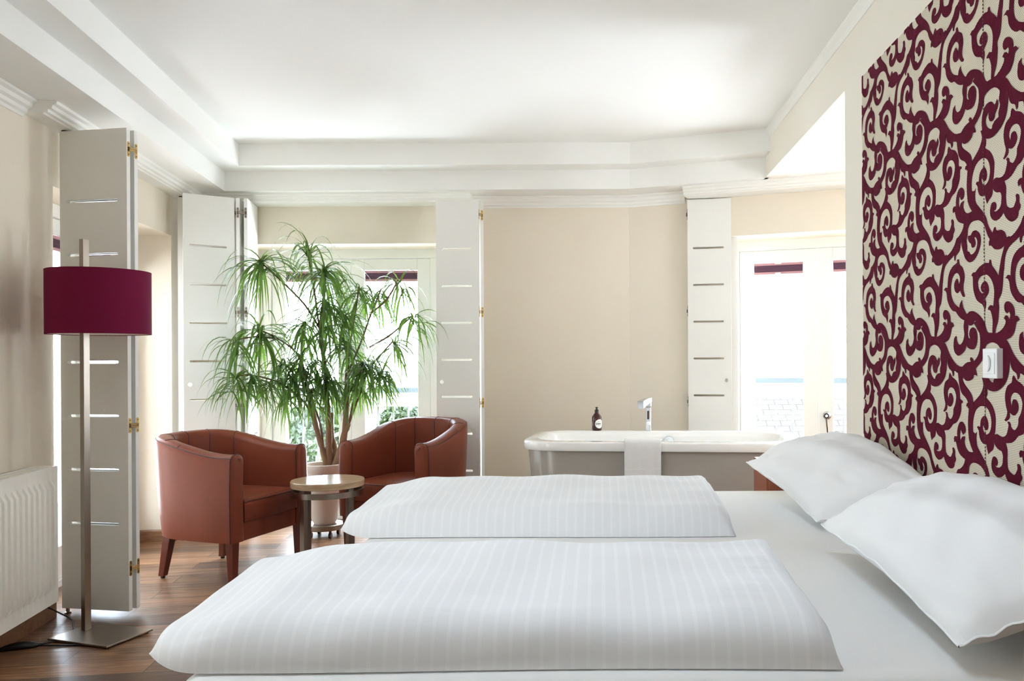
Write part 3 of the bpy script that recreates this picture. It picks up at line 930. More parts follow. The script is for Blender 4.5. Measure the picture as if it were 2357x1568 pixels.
        l = lg.build('leg', M['chairleg'], root, bevel=0.003)
        gl = MB(); gl.lathe([(0.011, 0.0), (0.012, 0.012)], (ft[0], ft[1], 0), 12)
        gl.build('glide', M['black'], l)
    return root
armchair('brown leather tub armchair on the left, in front of the white shutters', (-1.788, 4.405), math.radians(-15.5))
armchair('brown leather tub armchair behind the round table, turned towards the bed', (-1.262, 4.745), math.radians(-112), 0.775)

# ------------------------------------------------------------------ round side table
def side_table():
    cx, cy = -1.487, 4.445
    root = thing('side_table', 'small round side table with pale wood top on four steel legs', 'side table', (cx, cy, 0))
    t = MB(); t.lathe([(0.185, 0.463), (0.192, 0.466), (0.193, 0.495), (0.190, 0.4995), (0.0, 0.5)], (0, 0, 0), 64, True, False)
    t.build('tabletop', M['tabletop_side'], root, smooth=35)
    r = MB(); r.lathe([(0.178, 0.418), (0.191, 0.418), (0.191, 0.448), (0.178, 0.448), (0.178, 0.418)], (0, 0, 0), 64, False, False)
    r.build('ring', M['steel'], root, smooth=35)
    for k in range(4):
        a = math.radians(-29.5 + 90 * k)
        x, y = 0.163 * math.cos(a), 0.163 * math.sin(a)
        l = MB(); l.box((x, y, 0.2325), (0.026, 0.034, 0.463), Matrix.Rotation(a, 3, 'Z'))
        l.build('leg', M['steel'], root, bevel=0.0015)
side_table()

# ------------------------------------------------------------------ potted dragon tree
PX, PY = -1.805, 5.33
def trolley():
    root = thing('plant_trolley', 'round wheeled plant trolley under the white pot', 'plant trolley', (PX, PY, 0))
    t = MB(); t.lathe([(0.0, 0.05), (0.118, 0.05), (0.123, 0.054), (0.123, 0.082), (0.118, 0.086), (0.0, 0.086)], (0, 0, 0), 40, False, False)
    t.build('disc', M['steel'], root, smooth=35)
    for k in range(4):
        a = PI / 2 * k + 0.7
        x, y = 0.092 * math.cos(a), 0.092 * math.sin(a)
        c = MB(); c.tube([(x - 0.008, y, 0.018), (x + 0.008, y, 0.018)], 0.018, 14); c.box((x, y, 0.043), (0.014, 0.014, 0.016))
        c.build('castor', M['bronze'], root, smooth=40)
trolley()

def strap_leaf(mb, base, d, length, width, droop, rng):
    n = 8
    p = Vector(base); d = Vector(d).normalized()
    side = d.cross(Vector((0, 0, 1)))
    if side.length < 0.1: side = Vector((rng.uniform(-1, 1), rng.uniform(-1, 1), 0))
    side.normalize()
    side = (side + Vector((0, 0, rng.uniform(-0.5, 0.5)))).normalized()
    L, Rr = [], []
    for i in range(n + 1):
        t = i / n
        wv = width * (0.45 + 0.55 * math.sin(PI * min(1, t * 1.15 + 0.12))) * (1 - t ** 5) * 0.5 + 0.0003
        L.append(p + side * wv); Rr.append(p - side * wv)
        d = (d + Vector((0, 0, -1)) * droop / n * (0.5 + t * 0.9)).normalized()
        p = p + d * (length / n)
    mb.quadgrid([L, Rr])

def dragon_tree():
    root = thing('potted_dragon_tree', 'tall dragon tree with drooping strap leaves in a white pot', 'potted plant', (PX, PY, 0.086))
    def pl(o): return place(o, root)
    z0 = 0.086
    po = MB(); po.lathe([(0.0, z0), (0.066, z0), (0.078, z0 + 0.02), (0.118, z0 + 0.33), (0.132, z0 + 0.345), (0.136, z0 + 0.385), (0.128, z0 + 0.39), (0.120, z0 + 0.385), (0.116, z0 + 0.35)], (PX, PY, 0), 48, False, False)
    pl(po.build('pot', M['pot'], smooth=40))
    so = MB(); so.lathe([(0.12, z0 + 0.362), (0.06, z0 + 0.37), (0.0, z0 + 0.372)], (PX, PY, 0), 32, False, False)
    pl(so.build('soil', M['soil'], smooth=60))
    Y = PY
    def trunk(pts, r0, r1, name='trunk', m='bark'):
        P = [at(x, y, yy) for x, y, yy in pts]
        mb = MB(); n = len(P)
        # smooth the polyline
        Q = []
        for i in range(n - 1):
            a, b, c, d = P[max(0, i - 1)], P[i], P[i + 1], P[min(n - 1, i + 2)]
            for k in range(5):
                t = k / 5
                Q.append(0.5 * ((2 * b) + (c - a) * t + (2 * a - 5 * b + 4 * c - d) * t * t + (3 * b - a - 3 * c + d) * t ** 3))
        Q.append(P[-1])
        mb.tube(Q, [(r0 + (r1 - r0) * i / (len(Q) - 1)) * (1 + 0.07 * math.sin(i * 1.9)) for i in range(len(Q))], 10)
        return pl(mb.build(name, M[m], smooth=60))
    trunk([(752, 1072, Y), (744, 1040, Y), (728, 985, Y), (718, 940, Y - .02), (708, 895, Y - .04), (700, 850, Y - .05)], 0.021, 0.010)
    trunk([(758, 1072, Y + .01), (757, 1035, Y + .01), (757, 985, Y), (752, 920, Y), (748, 850, Y), (738, 760, Y), (746, 680, Y), (748, 620, Y)], 0.024, 0.007)
    trunk([(768, 1072, Y + .03), (772, 1040, Y + .04), (763, 1000, Y + .04), (762, 950, Y + .05)], 0.019, 0.015)
    trunk([(772, 1072, Y), (786, 1030, Y), (795, 985, Y), (797, 930, Y), (799, 880, Y), (800, 850, Y)], 0.024, 0.014)
    trunk([(793, 1000, Y), (800, 985, Y - .01), (803, 975, Y - .01)], 0.016, 0.013, 'side_stem')
    branches = [
        [(803, 977, Y), (812, 930, Y), (822, 890, Y), (836, 832, Y - .05)],
        [(803, 977, Y), (818, 935, Y), (830, 905, Y), (850, 850, Y + .05), (905, 785, Y)],
        [(728, 985, Y), (712, 945, Y), (690, 915, Y - .05), (640, 880, Y - .15), (575, 862, Y - .24)],
        [(746, 1045, Y), (738, 980, Y), (722, 930, Y), (717, 897, Y - .1)],
        [(700, 850, Y - .05), (680, 810, Y - .1), (640, 780, Y - .15), (591, 756, Y - .2)],
        [(738, 760, Y), (700, 700, Y - .1), (640, 640, Y - .2), (595, 599, Y - .25)],
        [(738, 780, Y), (725, 680, Y), (712, 600, Y), (710, 572, Y)],
        [(800, 850, Y), (806, 790, Y), (818, 720, Y), (826, 660, Y)],
        [(800, 860, Y), (830, 790, Y), (855, 720, Y), (878, 664, Y)],
        [(855, 720, Y), (890, 690, Y), (916, 645, Y)],
        [(850, 800, Y), (900, 770, Y), (951, 725, Y + .02)],
        [(640, 780, Y - .15), (590, 775, Y - .22), (549, 782, Y - .26)],
        [(575, 862, Y - .24), (545, 866, Y - .28)],
    ]
    for b in branches:
        trunk(b, 0.0065, 0.0045, 'branch', 'twig')
    rng = random.Random(11)
    #  x, y, depth shift, leaves, length, up (0 hang .. 1 rosette), lean x
    ros = [
        (597, 600, -.25, 74, .40, .35, .35), (710, 575, 0, 44, .30, .9, 0), (746, 618, -.03, 96, .38, .45, .05), (748, 690, -.02, 70, .40, .15, .05),
        (826, 664, .03, 52, .34, .35, .05), (878, 668, .06, 34, .30, .5, -.1), (918, 650, .05, 30, .27, .6, .1), (951, 728, .03, 36, .29, .5, .15),
        (905, 786, .03, 44, .30, .3, .1), (549, 784, -.27, 46, .31, .55, -.1), (593, 758, -.2, 70, .36, .5, .2), (545, 868, -.28, 36, .27, .5, -.1),
        (577, 862, -.24, 40, .29, .4, .1), (694, 815, -.05, 56, .34, .25, -.1), (755, 750, 0, 66, .36, .1, .1), (798, 790, .02, 66, .34, .25, 0),
        (680, 863, -.04, 50, .31, .3, -.1), (748, 868, -.04, 50, .31, .25, 0), (836, 834, -.05, 56, .31, .35, .1), (717, 898, -.08, 40, .25, .3, -.05),
        (850, 826, .06, 40, .30, .35, .1), (648, 836, -.1, 40, .30, .3, -.1), (790, 720, -.02, 46, .33, .25, .05), (700, 740, -.03, 46, .34, .15, -.05), (870, 860, .02, 30, .27, .3, .1), (662, 893, -.06, 44, .27, .3, -.1), (762, 872, .0, 40, .28, .2, .05), (826, 880, .02, 40, .26, .3, .05), (880, 850, .05, 34, .28, .3, .1), (730, 828, -.05, 46, .31, .2, 0), (618, 880, -.16, 34, .27, .4, -.1),
    ]
    for x, y, dy, n, ln, up, lean in ros:
        c = at(x, y, PY + dy)
        mb = MB()
        for i in range(n):
            a = rng.uniform(0, 2 * PI)
            el = math.radians(rng.uniform(-35, 25 + 62 * up))
            d = Vector((math.cos(a) * math.cos(el) + lean, math.sin(a) * math.cos(el) * 0.75, math.sin(el)))
            q = rng.random()
            base = c + Vector((rng.uniform(-.012, .012) + lean * 0.12 * q, rng.uniform(-.012, .012), -0.11 * q * q))
            L = ln * rng.uniform(0.7, 1.2)
            if base.y + 0.3 > 5.85 and d.y > 0: d.y *= 0.4
            strap_leaf(mb, base, d, L, rng.uniform(0.010, 0.017), rng.uniform(2.0, 4.4), rng)
        pl(mb.build('leaf_rosette', M['leaf'], smooth=60))
dragon_tree()

# ------------------------------------------------------------------ bath
def superring(L, W, r, z, n=12):
    return [Vector((x, y, z)) for x, y in roundrect(-L / 2, -W / 2, L / 2, W / 2, r, n)]
def bathtub():
    root = thing('bathtub', 'white freestanding bathtub with rounded rim in front of the back wall', 'bathtub', (0.345, 4.60, 0), math.radians(-6.5))
    zt = 0.711
    L, W = 1.50, 0.745
    b = MB()
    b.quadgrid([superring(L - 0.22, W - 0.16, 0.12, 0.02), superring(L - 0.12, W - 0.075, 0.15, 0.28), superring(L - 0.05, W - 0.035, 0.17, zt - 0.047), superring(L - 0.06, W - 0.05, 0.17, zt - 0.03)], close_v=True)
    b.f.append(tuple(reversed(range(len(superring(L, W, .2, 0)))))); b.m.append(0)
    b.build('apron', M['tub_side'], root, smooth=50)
    r = MB()
    il, iw = L - 0.15, W - 0.16
    r.quadgrid([superring(L - 0.045, W - 0.03, 0.18, zt - 0.048), superring(L - 0.004, W - 0.004, 0.19, zt - 0.047), superring(L, W, 0.19, zt - 0.041), superring(L, W, 0.19, zt - 0.010), superring(L - 0.008, W - 0.008, 0.188, zt - 0.002), superring(L - 0.022, W - 0.022, 0.182, zt),
                superring(il + 0.02, iw + 0.02, 0.19, zt), superring(il, iw, 0.18, zt - 0.006), superring(il - 0.015, iw - 0.012, 0.18, zt - 0.03),
                superring(il - 0.08, iw - 0.06, 0.17, zt - 0.20), superring(il - 0.2, iw - 0.13, 0.14, zt - 0.38), superring(il - 0.36, iw - 0.24, 0.10, zt - 0.43), superring(0.2, 0.1, 0.045, zt - 0.435)], close_v=True)
    k = len(superring(L, W, .2, 0))
    r.f.append(tuple(12 * k + i for i in range(k))); r.m.append(0)
    r.build('rim_and_basin', M['tub'], root, smooth=50)
    ov = MB(); ov.lathe([(0.030, 0.0), (0.032, 0.010), (0.028, 0.022), (0.0, 0.024)], (0.03, iw / 2 - 0.026, zt - 0.055), 28, False, False, M=Matrix.Rotation(PI / 2, 3, 'X'))
    tag(ov.build('overflow_knob', M['chrome'], root, smooth=45), 'round chrome overflow knob')
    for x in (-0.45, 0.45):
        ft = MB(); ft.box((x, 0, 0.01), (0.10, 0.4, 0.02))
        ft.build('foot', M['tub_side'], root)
    slit = MB(); slit.box((-0.33, -W / 2 + 0.045, zt + 0.0003), (0.055, 0.006, 0.0016))
    tag(slit.build('overflow_slot', M['bronze'], root), 'small dark slot in the front rim')
    # mixer tap on the back rim
    ta = MB()
    tx, ty = -0.095, W / 2 - 0.035
    tap = thing('bath_tap', 'square chrome bath tap standing on the back rim of the tub', 'tap')
    bpy.context.view_layer.update()
    tap.matrix_world = root.matrix_world @ Matrix.Translation((tx, ty, zt))
    bm_ = MB(); bm_.box((0, 0, 0.071), (0.032, 0.034, 0.142)); bm_.build('body', M['chrome'], tap, bevel=0.003)
    h = MB(); h.box((0, 0, 0.163), (0.036, 0.036, 0.036)); h.build('head', M['chrome'], tap, bevel=0.004)
    sp = MB()
    rows = []
    for i in range(9):
        t = i / 8
        x = 0.005 - 0.045 * t; y = -0.02 - 0.10 * t
        zc = 0.188 - 0.012 * t * t - 0.004 * t
        hh = 0.011 + 0.012 * t
        rows.append([Vector((x + a * 0.018, y, zc + b * hh - (0.010 * t))) for a, b in ((-1, -1), (1, -1), (1, 1), (-1, 1))])
    o = sp.quadgrid(rows, close_v=True); sp.f += [(o, o + 1, o + 2, o + 3), (o + 35, o + 34, o + 33, o + 32)]; sp.m += [0, 0]
    sp.build('spout', M['chrome'], tap, bevel=0.002)
    lv = MB(); lv.box((0.0, -0.024, 0.095), (0.012, 0.014, 0.05)); tag(lv.build('lever', M['bronze'], tap, bevel=0.002), 'dark recessed lever')
    kb = MB(); kb.lathe([(0.013, 0.0), (0.013, 0.014), (0.010, 0.018)], (0.0, -0.017, 0.045), 20, M=Matrix.Rotation(PI / 2, 3, 'X'))
    tag(kb.build('knob', M['switch'], tap, smooth=45), 'round pale diverter knob')
    return root, zt, W
tub, TUBZ, TUBW = bathtub()

def soap_bottle():
    bpy.context.view_layer.update()
    p = tub.matrix_world @ Vector((-0.409, TUBW / 2 - 0.045, TUBZ))
    root = thing('soap_bottle', 'dark amber pump bottle with round white label on the bath rim', 'bottle', p)
    r = 0.0295
    b = MB(); b.lathe([(0.0, 0.0), (r - 0.003, 0.0), (r, 0.004), (r, 0.082), (r - 0.003, 0.088), (0.0125, 0.106), (0.0125, 0.110)], (0, 0, 0), 48, False, True)
    b.build('body', M['amber'], root, smooth=40)
    pm = MB(); pm.lathe([(0.012, 0.108), (0.0125, 0.124), (0.011, 0.126), (0.006, 0.128), (0.005, 0.134), (0.008, 0.136), (0.008, 0.142), (0.0, 0.143)], (0, 0, 0), 24, True, False)
    pm.build('pump', M['black'], root, smooth=40)
    a0 = math.atan2(-p.y, -p.x) + math.radians(33)      # the label is turned to the right of the viewer
    lab = MB(); n = 24; rl = 0.0275
    rr = r + 0.0004
    def wrap(u, z, e=0.0): 
        a = a0 + u / r
        return Vector(((rr + e) * math.cos(a), (rr + e) * math.sin(a), z))
    rows = []
    for i in range(-12, 13):
        u = rl * math.sin(PI / 2 * i / 12); hh = math.sqrt(max(0, rl * rl - u * u))
        rows.append([wrap(u, 0.042 + hh * k / 6) for k in range(-6, 7)])
    lab.quadgrid(rows)
    lo = tag(lab.build('label', M['label_white'], root, smooth=60), 'round white paper label')
    # lettering DANI in plain strokes
    tx = MB()
    def bar(u0, z0, u1, z1, t=0.0022):
        d = Vector((u1 - u0, z1 - z0)); d.normalize(); nn = Vector((-d.y, d.x)) * t / 2
        seg = 3
        A = [Vector((u0, z0)).lerp(Vector((u1, z1)), i / seg) for i in range(seg + 1)]
        tx.quadgrid([[wrap(q.x + nn.x, q.y + nn.y, 0.0003) for q in A], [wrap(q.x - nn.x, q.y - nn.y, 0.0003) for q in A]])
    zb, zt, x = 0.0375, 0.0475, -0.0215
    D = [(0, 0), (0.003, 0), (0.0058, 0.003), (0.0058, 0.007), (0.003, 0.01), (0, 0.01), (0, 0)]
    for i in range(6): bar(x + D[i][0], zb + D[i][1], x + D[i + 1][0], zb + D[i + 1][1])
    x += 0.0095
    bar(x, zb, x + 0.0035, zt); bar(x + 0.0035, zt, x + 0.007, zb); bar(x + 0.0015, zb + 0.0035, x + 0.0055, zb + 0.0035, 0.0016)
    x += 0.0105
    bar(x, zb, x, zt); bar(x, zt, x + 0.0062, zb); bar(x + 0.0062, zb, x + 0.0062, zt)
    x += 0.0105
    bar(x, zb, x, zt)
    bar(-0.012, 0.0565, 0.012, 0.0565, 0.0012); bar(-0.010, 0.032, 0.010, 0.032, 0.001)
    tx.build('lettering', M['ink'], lo)
    sm = MB()
    for k in range(7):
        z = 0.03 + k * 0.004
        A = [wrap(-0.052 + 0.003 * i, z + 0.001, 0.0002) for i in range(5)]; B = [wrap(-0.052 + 0.003 * i, z, 0.0002) for i in range(5)]
        sm.quadgrid([A, B])
    tag(sm.build('small_print', M['pot'], root), 'lines of tiny pale print')
soap_bottle()

def towel():
    bpy.context.view_layer.update()
    root = thing('hand_towel', 'white hand towel hanging over the front rim of the bath', 'towel')
    root.matrix_world = tub.matrix_world @ Matrix.Translation((-0.086, -TUBW / 2, TUBZ))
    prof = [(-0.012, -0.33), (-0.013, -0.24), (-0.012, -0.16), (-0.011, -0.08), (-0.010, -0.03), (-0.008, -0.004), (0.0, 0.008), (0.02, 0.011), (0.05, 0.012), (0.078, 0.010), (0.092, -0.002), (0.100, -0.03), (0.115, -0.09)]
    hw = 0.094
    top, bot = [], []
    for i in range(25):
        u = -hw + 2 * hw * i / 24
        wv = 0.002 * math.sin(u * 60) + 0.0015 * math.sin(u * 23 + 1)
        top.append([Vector((u + 0.004 * (k / 12) * (1 if u > 0 else -1), y - abs(wv) * (1 if k < 6 else 0), z + (0.002 * math.sin(u * 40) if 5 <= k <= 10 else 0))) for k, (y, z) in enumerate(prof)])
    m = MB(); m.quadgrid(top)
    o = m.build('cloth', M['towel'], root, smooth=60)
    s = o.modifiers.new('thick', 'SOLIDIFY'); s.thickness = 0.004; s.offset = 1
    for zz, sl in ((-0.138, 0.008), (-0.30, 0.0)):
        hm = MB()
        hm.quadgrid([[Vector((-hw + 2 * hw * i / 24, -0.0186, zz + sl * i / 24 - dz)) for i in range(25)] for dz in (0, 0.004)])
        hs = hm.build('woven_border', M['label_white'], root); hs.modifiers.new('t', 'SOLIDIFY').thickness = 0.001
towel()

# ------------------------------------------------------------------ bed
ZBED = 0.61
BX0, BX1, BY0, BY1 = -0.728, 0.968, 1.36, 3.345
def bed():
    root = thing('double_bed', 'wide double bed made up with a white fitted sheet', 'bed', (0.1, 2.35, 0))
    m = MB()
    def ring(ins, z, r): return [Vector((x, y, z)) for x, y in roundrect(BX0 + ins, BY0 + ins, BX1 - ins, BY1 - ins, r, 8)]
    rows = [ring(0.012, 0.33, 0.05), ring(0.0, 0.345, 0.06), ring(0.0, ZBED - 0.04, 0.06), ring(0.006, ZBED - 0.015, 0.06), ring(0.022, ZBED - 0.003, 0.05), ring(0.05, ZBED, 0.03), ring(0.4, ZBED + 0.001, 0.02)]
    o = m.quadgrid(rows, close_v=True); k = len(rows[0])
    m.f.append(tuple(o + i for i in reversed(range(k)))); m.m.append(0)
    m.f.append(tuple(o + 6 * k + i for i in range(k))); m.m.append(0)
    place(m.build('mattress', M['sheet'], smooth=50), root)
    b = MB(); b.prism(roundrect(BX0 + 0.01, BY0 + 0.01, BX1 - 0.01, BY1 - 0.01, 0.03), 0.10, 0.329)
    place(b.build('bed_base', M['sheet'], smooth=40), root)
    for x in (BX0 + 0.12, BX1 - 0.12):
        for y in (BY0 + 0.12, BY1 - 0.12):
            l = MB(); l.lathe([(0.02, 0.0), (0.028, 0.10)], (x, y, 0), 16)
            place(l.build('leg', M['chairleg'], smooth=40), root)
bed()

def uv_xy(o):
    me = o.data
    uv = me.uv_layers.new(name='cloth')
    for l in me.loops:
        c = me.vertices[l.vertex_index].co
        uv.data[l.index].uv = (c.x, c.y)

def duvet(label, y0, y1, x0, x1, h0, h1, seed):
    rng = random.Random(seed)
    nu, nv = 90, 44
    ph = [rng.uniform(0, 6.28) for _ in range(8)]
    top, bot = [], []
    for i in range(nu + 1):
        u = i / nu
        x = x0 + (x1 - x0) * u
        # thickness along the length: thin pinched end at the foot, blunt fold at the head
        dl, dr = x - x0, x1 - x
        e = min(1.0, 0.62 * math.sqrt(max(0, 1 - (1 - min(1, dl / 0.035)) ** 2)) + 0.38 * smoothstep(0.0, 0.2, dl))
        e2 = math.sqrt(max(0, 1 - (1 - min(1, dr / 0.05)) ** 2))
        end = min(e, e2)
        rt, rb = [], []
        ylo = y0 + 0.05 * (1 - min(1, dl / 0.12)) ** 2 + 0.006 * math.sin(5 * x + ph[0])
        yhi = y1 - 0.03 * (1 - min(1, dl / 0.14)) ** 2 + 0.008 * math.sin(4 * x + ph[1])
        for j in range(nv + 1):
            v = j / nv
            # denser rows at the rounded long edges
            vv = 0.5 - 0.5 * math.cos(PI * v)
            y = ylo + (yhi - ylo) * vv
            df, db = y - ylo, yhi - y
            hf = h0 * max(0, 1 - (1 - min(1, df / 0.095)) ** 2.6) ** 0.45
            slope = h0 + (h1 - h0) * smoothstep(0.05, 0.9, vv)
            hbk = h1 * math.sqrt(max(0, 1 - (1 - min(1, db / 0.06)) ** 2))
            h = min(hf if df < 0.095 else slope, hbk if db < 0.06 else slope, slope)
            wr = 0.003 * math.sin(9 * x + 14 * y + ph[2]) + 0.0025 * math.sin(21 * x - 9 * y + ph[3]) + 0.002 * math.sin(34 * y + 3 * x + ph[4])
            h = h * end + wr * min(1, h / 0.05) * end
            drop = 0.016 * (1 - min(1, dl / 0.09)) ** 2 + 0.05 * 0.088 * 0
            z = ZBED + 0.004 + max(0, h) + drop
            rt.append(Vector((x, y, z)))
            rb.append(Vector((x, y, ZBED + 0.003 + drop)))
        top.append(rt); bot.append(rb)
    m = MB()
    m.quadgrid(top); m.quadgrid(bot)
    # close the outline
    def strip(A, B): m.quadgrid([A, B])
    strip(top[0], bot[0]); strip(top[-1], bot[-1]); strip([r[0] for r in top], [r[0] for r in bot]); strip([r[-1] for r in top], [r[-1] for r in bot])
    o = m.build('folded_duvet', M['stripe'], smooth=70, merge=True)
    uv_xy(o)
    return tag(o, label, 'duvet', 'white satin striped duvets folded on the bed')
duvet('white striped duvet folded along the near side of the bed', 1.405, 1.955, -0.805, 0.415, 0.088, 0.112, 3)
duvet('white striped duvet folded along the far side of the bed, by the round table', 2.455, 3.03, -0.80, 0.405, 0.088, 0.112, 5)

def pillow(label, Lc, Fc, Rc, Bc, thick, seed, e=0.44):
    """corner points of the seam (left-back, front, right-front, back), thickness of half a pillow"""
    rng = random.Random(seed)
    Lc, Fc, Rc, Bc = map(Vector, (Lc, Fc, Rc, Bc))
    n = 36
    nrm = ((Rc - Lc).cross(Bc - Fc)).normalized()
    if nrm.z < 0: nrm = -nrm
    ph = [rng.uniform(0, 6.28) for _ in range(6)]
    top, bot = [], []
    for i in range(n + 1):
        p = -1 + 2 * i / n
        p = math.sin(p * PI / 2) * 0.35 + p * 0.65
        rt, rb = [], []
        for j in range(n + 1):
            q = -1 + 2 * j / n
            q = math.sin(q * PI / 2) * 0.35 + q * 0.65
            # seam edges pull inwards between the corners
            pi_ = p * (1 - 0.045 * (1 - q * q)); qi = q * (1 - 0.045 * (1 - p * p))
            a, b = (pi_ + 1) / 2, (qi + 1) / 2
            base = Fc.lerp(Lc, b).lerp(Rc.lerp(Bc, b), a)
            t = ((1 - p * p) * (1 - q * q)) ** e
            rise = nrm * (0.020 * (1 - min(1, abs(p * q) * 1.4)) )
            wr = 0.007 * math.sin(7 * p + 3 * q + ph[0]) * t + 0.004 * math.sin(13 * q - 6 * p + ph[1]) * t + 0.003 * math.sin(22 * p + 17 * q + ph[3]) * (1 - t)
            wr += 0.005 * (1 - t) * t * math.sin(20 * math.atan2(q, p) + ph[2])
            rt.append(base + rise + nrm * (thick * t + wr))
            lo = base + rise - nrm * (thick * 0.95 * t)
            if lo.z < ZBED + 0.004: lo.z = ZBED + 0.004
            if lo.x > 0.962: lo.x = 0.962
            rb.append(lo)
        for v in rt:
            if v.x > 0.962: v.x = 0.962
        top.append(rt); bot.append(rb)
    m = MB(); m.quadgrid(top); m.quadgrid(bot)
    o = m.build('pillow', M['linen'], smooth=80, merge=True)
    se = MB()
    loop = [r[0] for r in top] + [p_ for p_ in top[-1][1:]] + [r[-1] for r in reversed(top[:-1])] + [p_ for p_ in reversed(top[0][:-1])]
    se.tube(loop, 0.0026, 6, False)
    se.build('seam', M['linen'], o, smooth=60)
    return tag(o, label, 'pillow', 'white pillows leaning on the bed head')
pillow('white pillow at the far side of the bed, nearer the bath', (0.575, 3.22, 0.735), (0.668, 2.53, 0.640), (0.955, 2.23, 0.770), (0.955, 3.02, 0.86), 0.092, 4)
pillow('large white pillow in the foreground at the lower right', (0.598, 2.215, 0.695), (0.605, 1.385, 0.660), (0.955, 1.25, 0.80), (0.955, 2.10, 0.845), 0.088, 9)

# ------------------------------------------------------------------ bedside cabinet between bed and bath
def bedside():
    root = thing('bedside_cabinet', 'red brown wooden bedside cabinet between the bed and the bath', 'cabinet', (0.862, 3.56, 0))
    b = MB(); b.box((0, 0, 0.355), (0.32, 0.30, 0.65)); b.build('body', M['nightstand'], root, bevel=0.003)
    t = MB(); t.box((-0.002, 0, 0.689), (0.332, 0.312, 0.018)); t.build('top', M['nightstand'], root, bevel=0.003)
    for z in (0.20, 0.51):
        d = MB(); d.box((-0.164, 0, z), (0.012, 0.28, 0.29))
        dr = d.build('drawer', M['nightstand'], root, bevel=0.002)
        k = MB(); k.lathe([(0.008, 0), (0.012, 0.018), (0.0, 0.02)], (-0.17, 0, z), 14, M=Matrix.Rotation(-PI / 2, 3, 'Y'))
        k.build('knob', M['steel'], dr, smooth=40)
    for x in (-0.13, 0.13):
        for y in (-0.12, 0.12):
            l = MB(); l.box((x, y, 0.015), (0.04, 0.04, 0.03)); l.build('leg', M['nightstand'], root)
bedside()

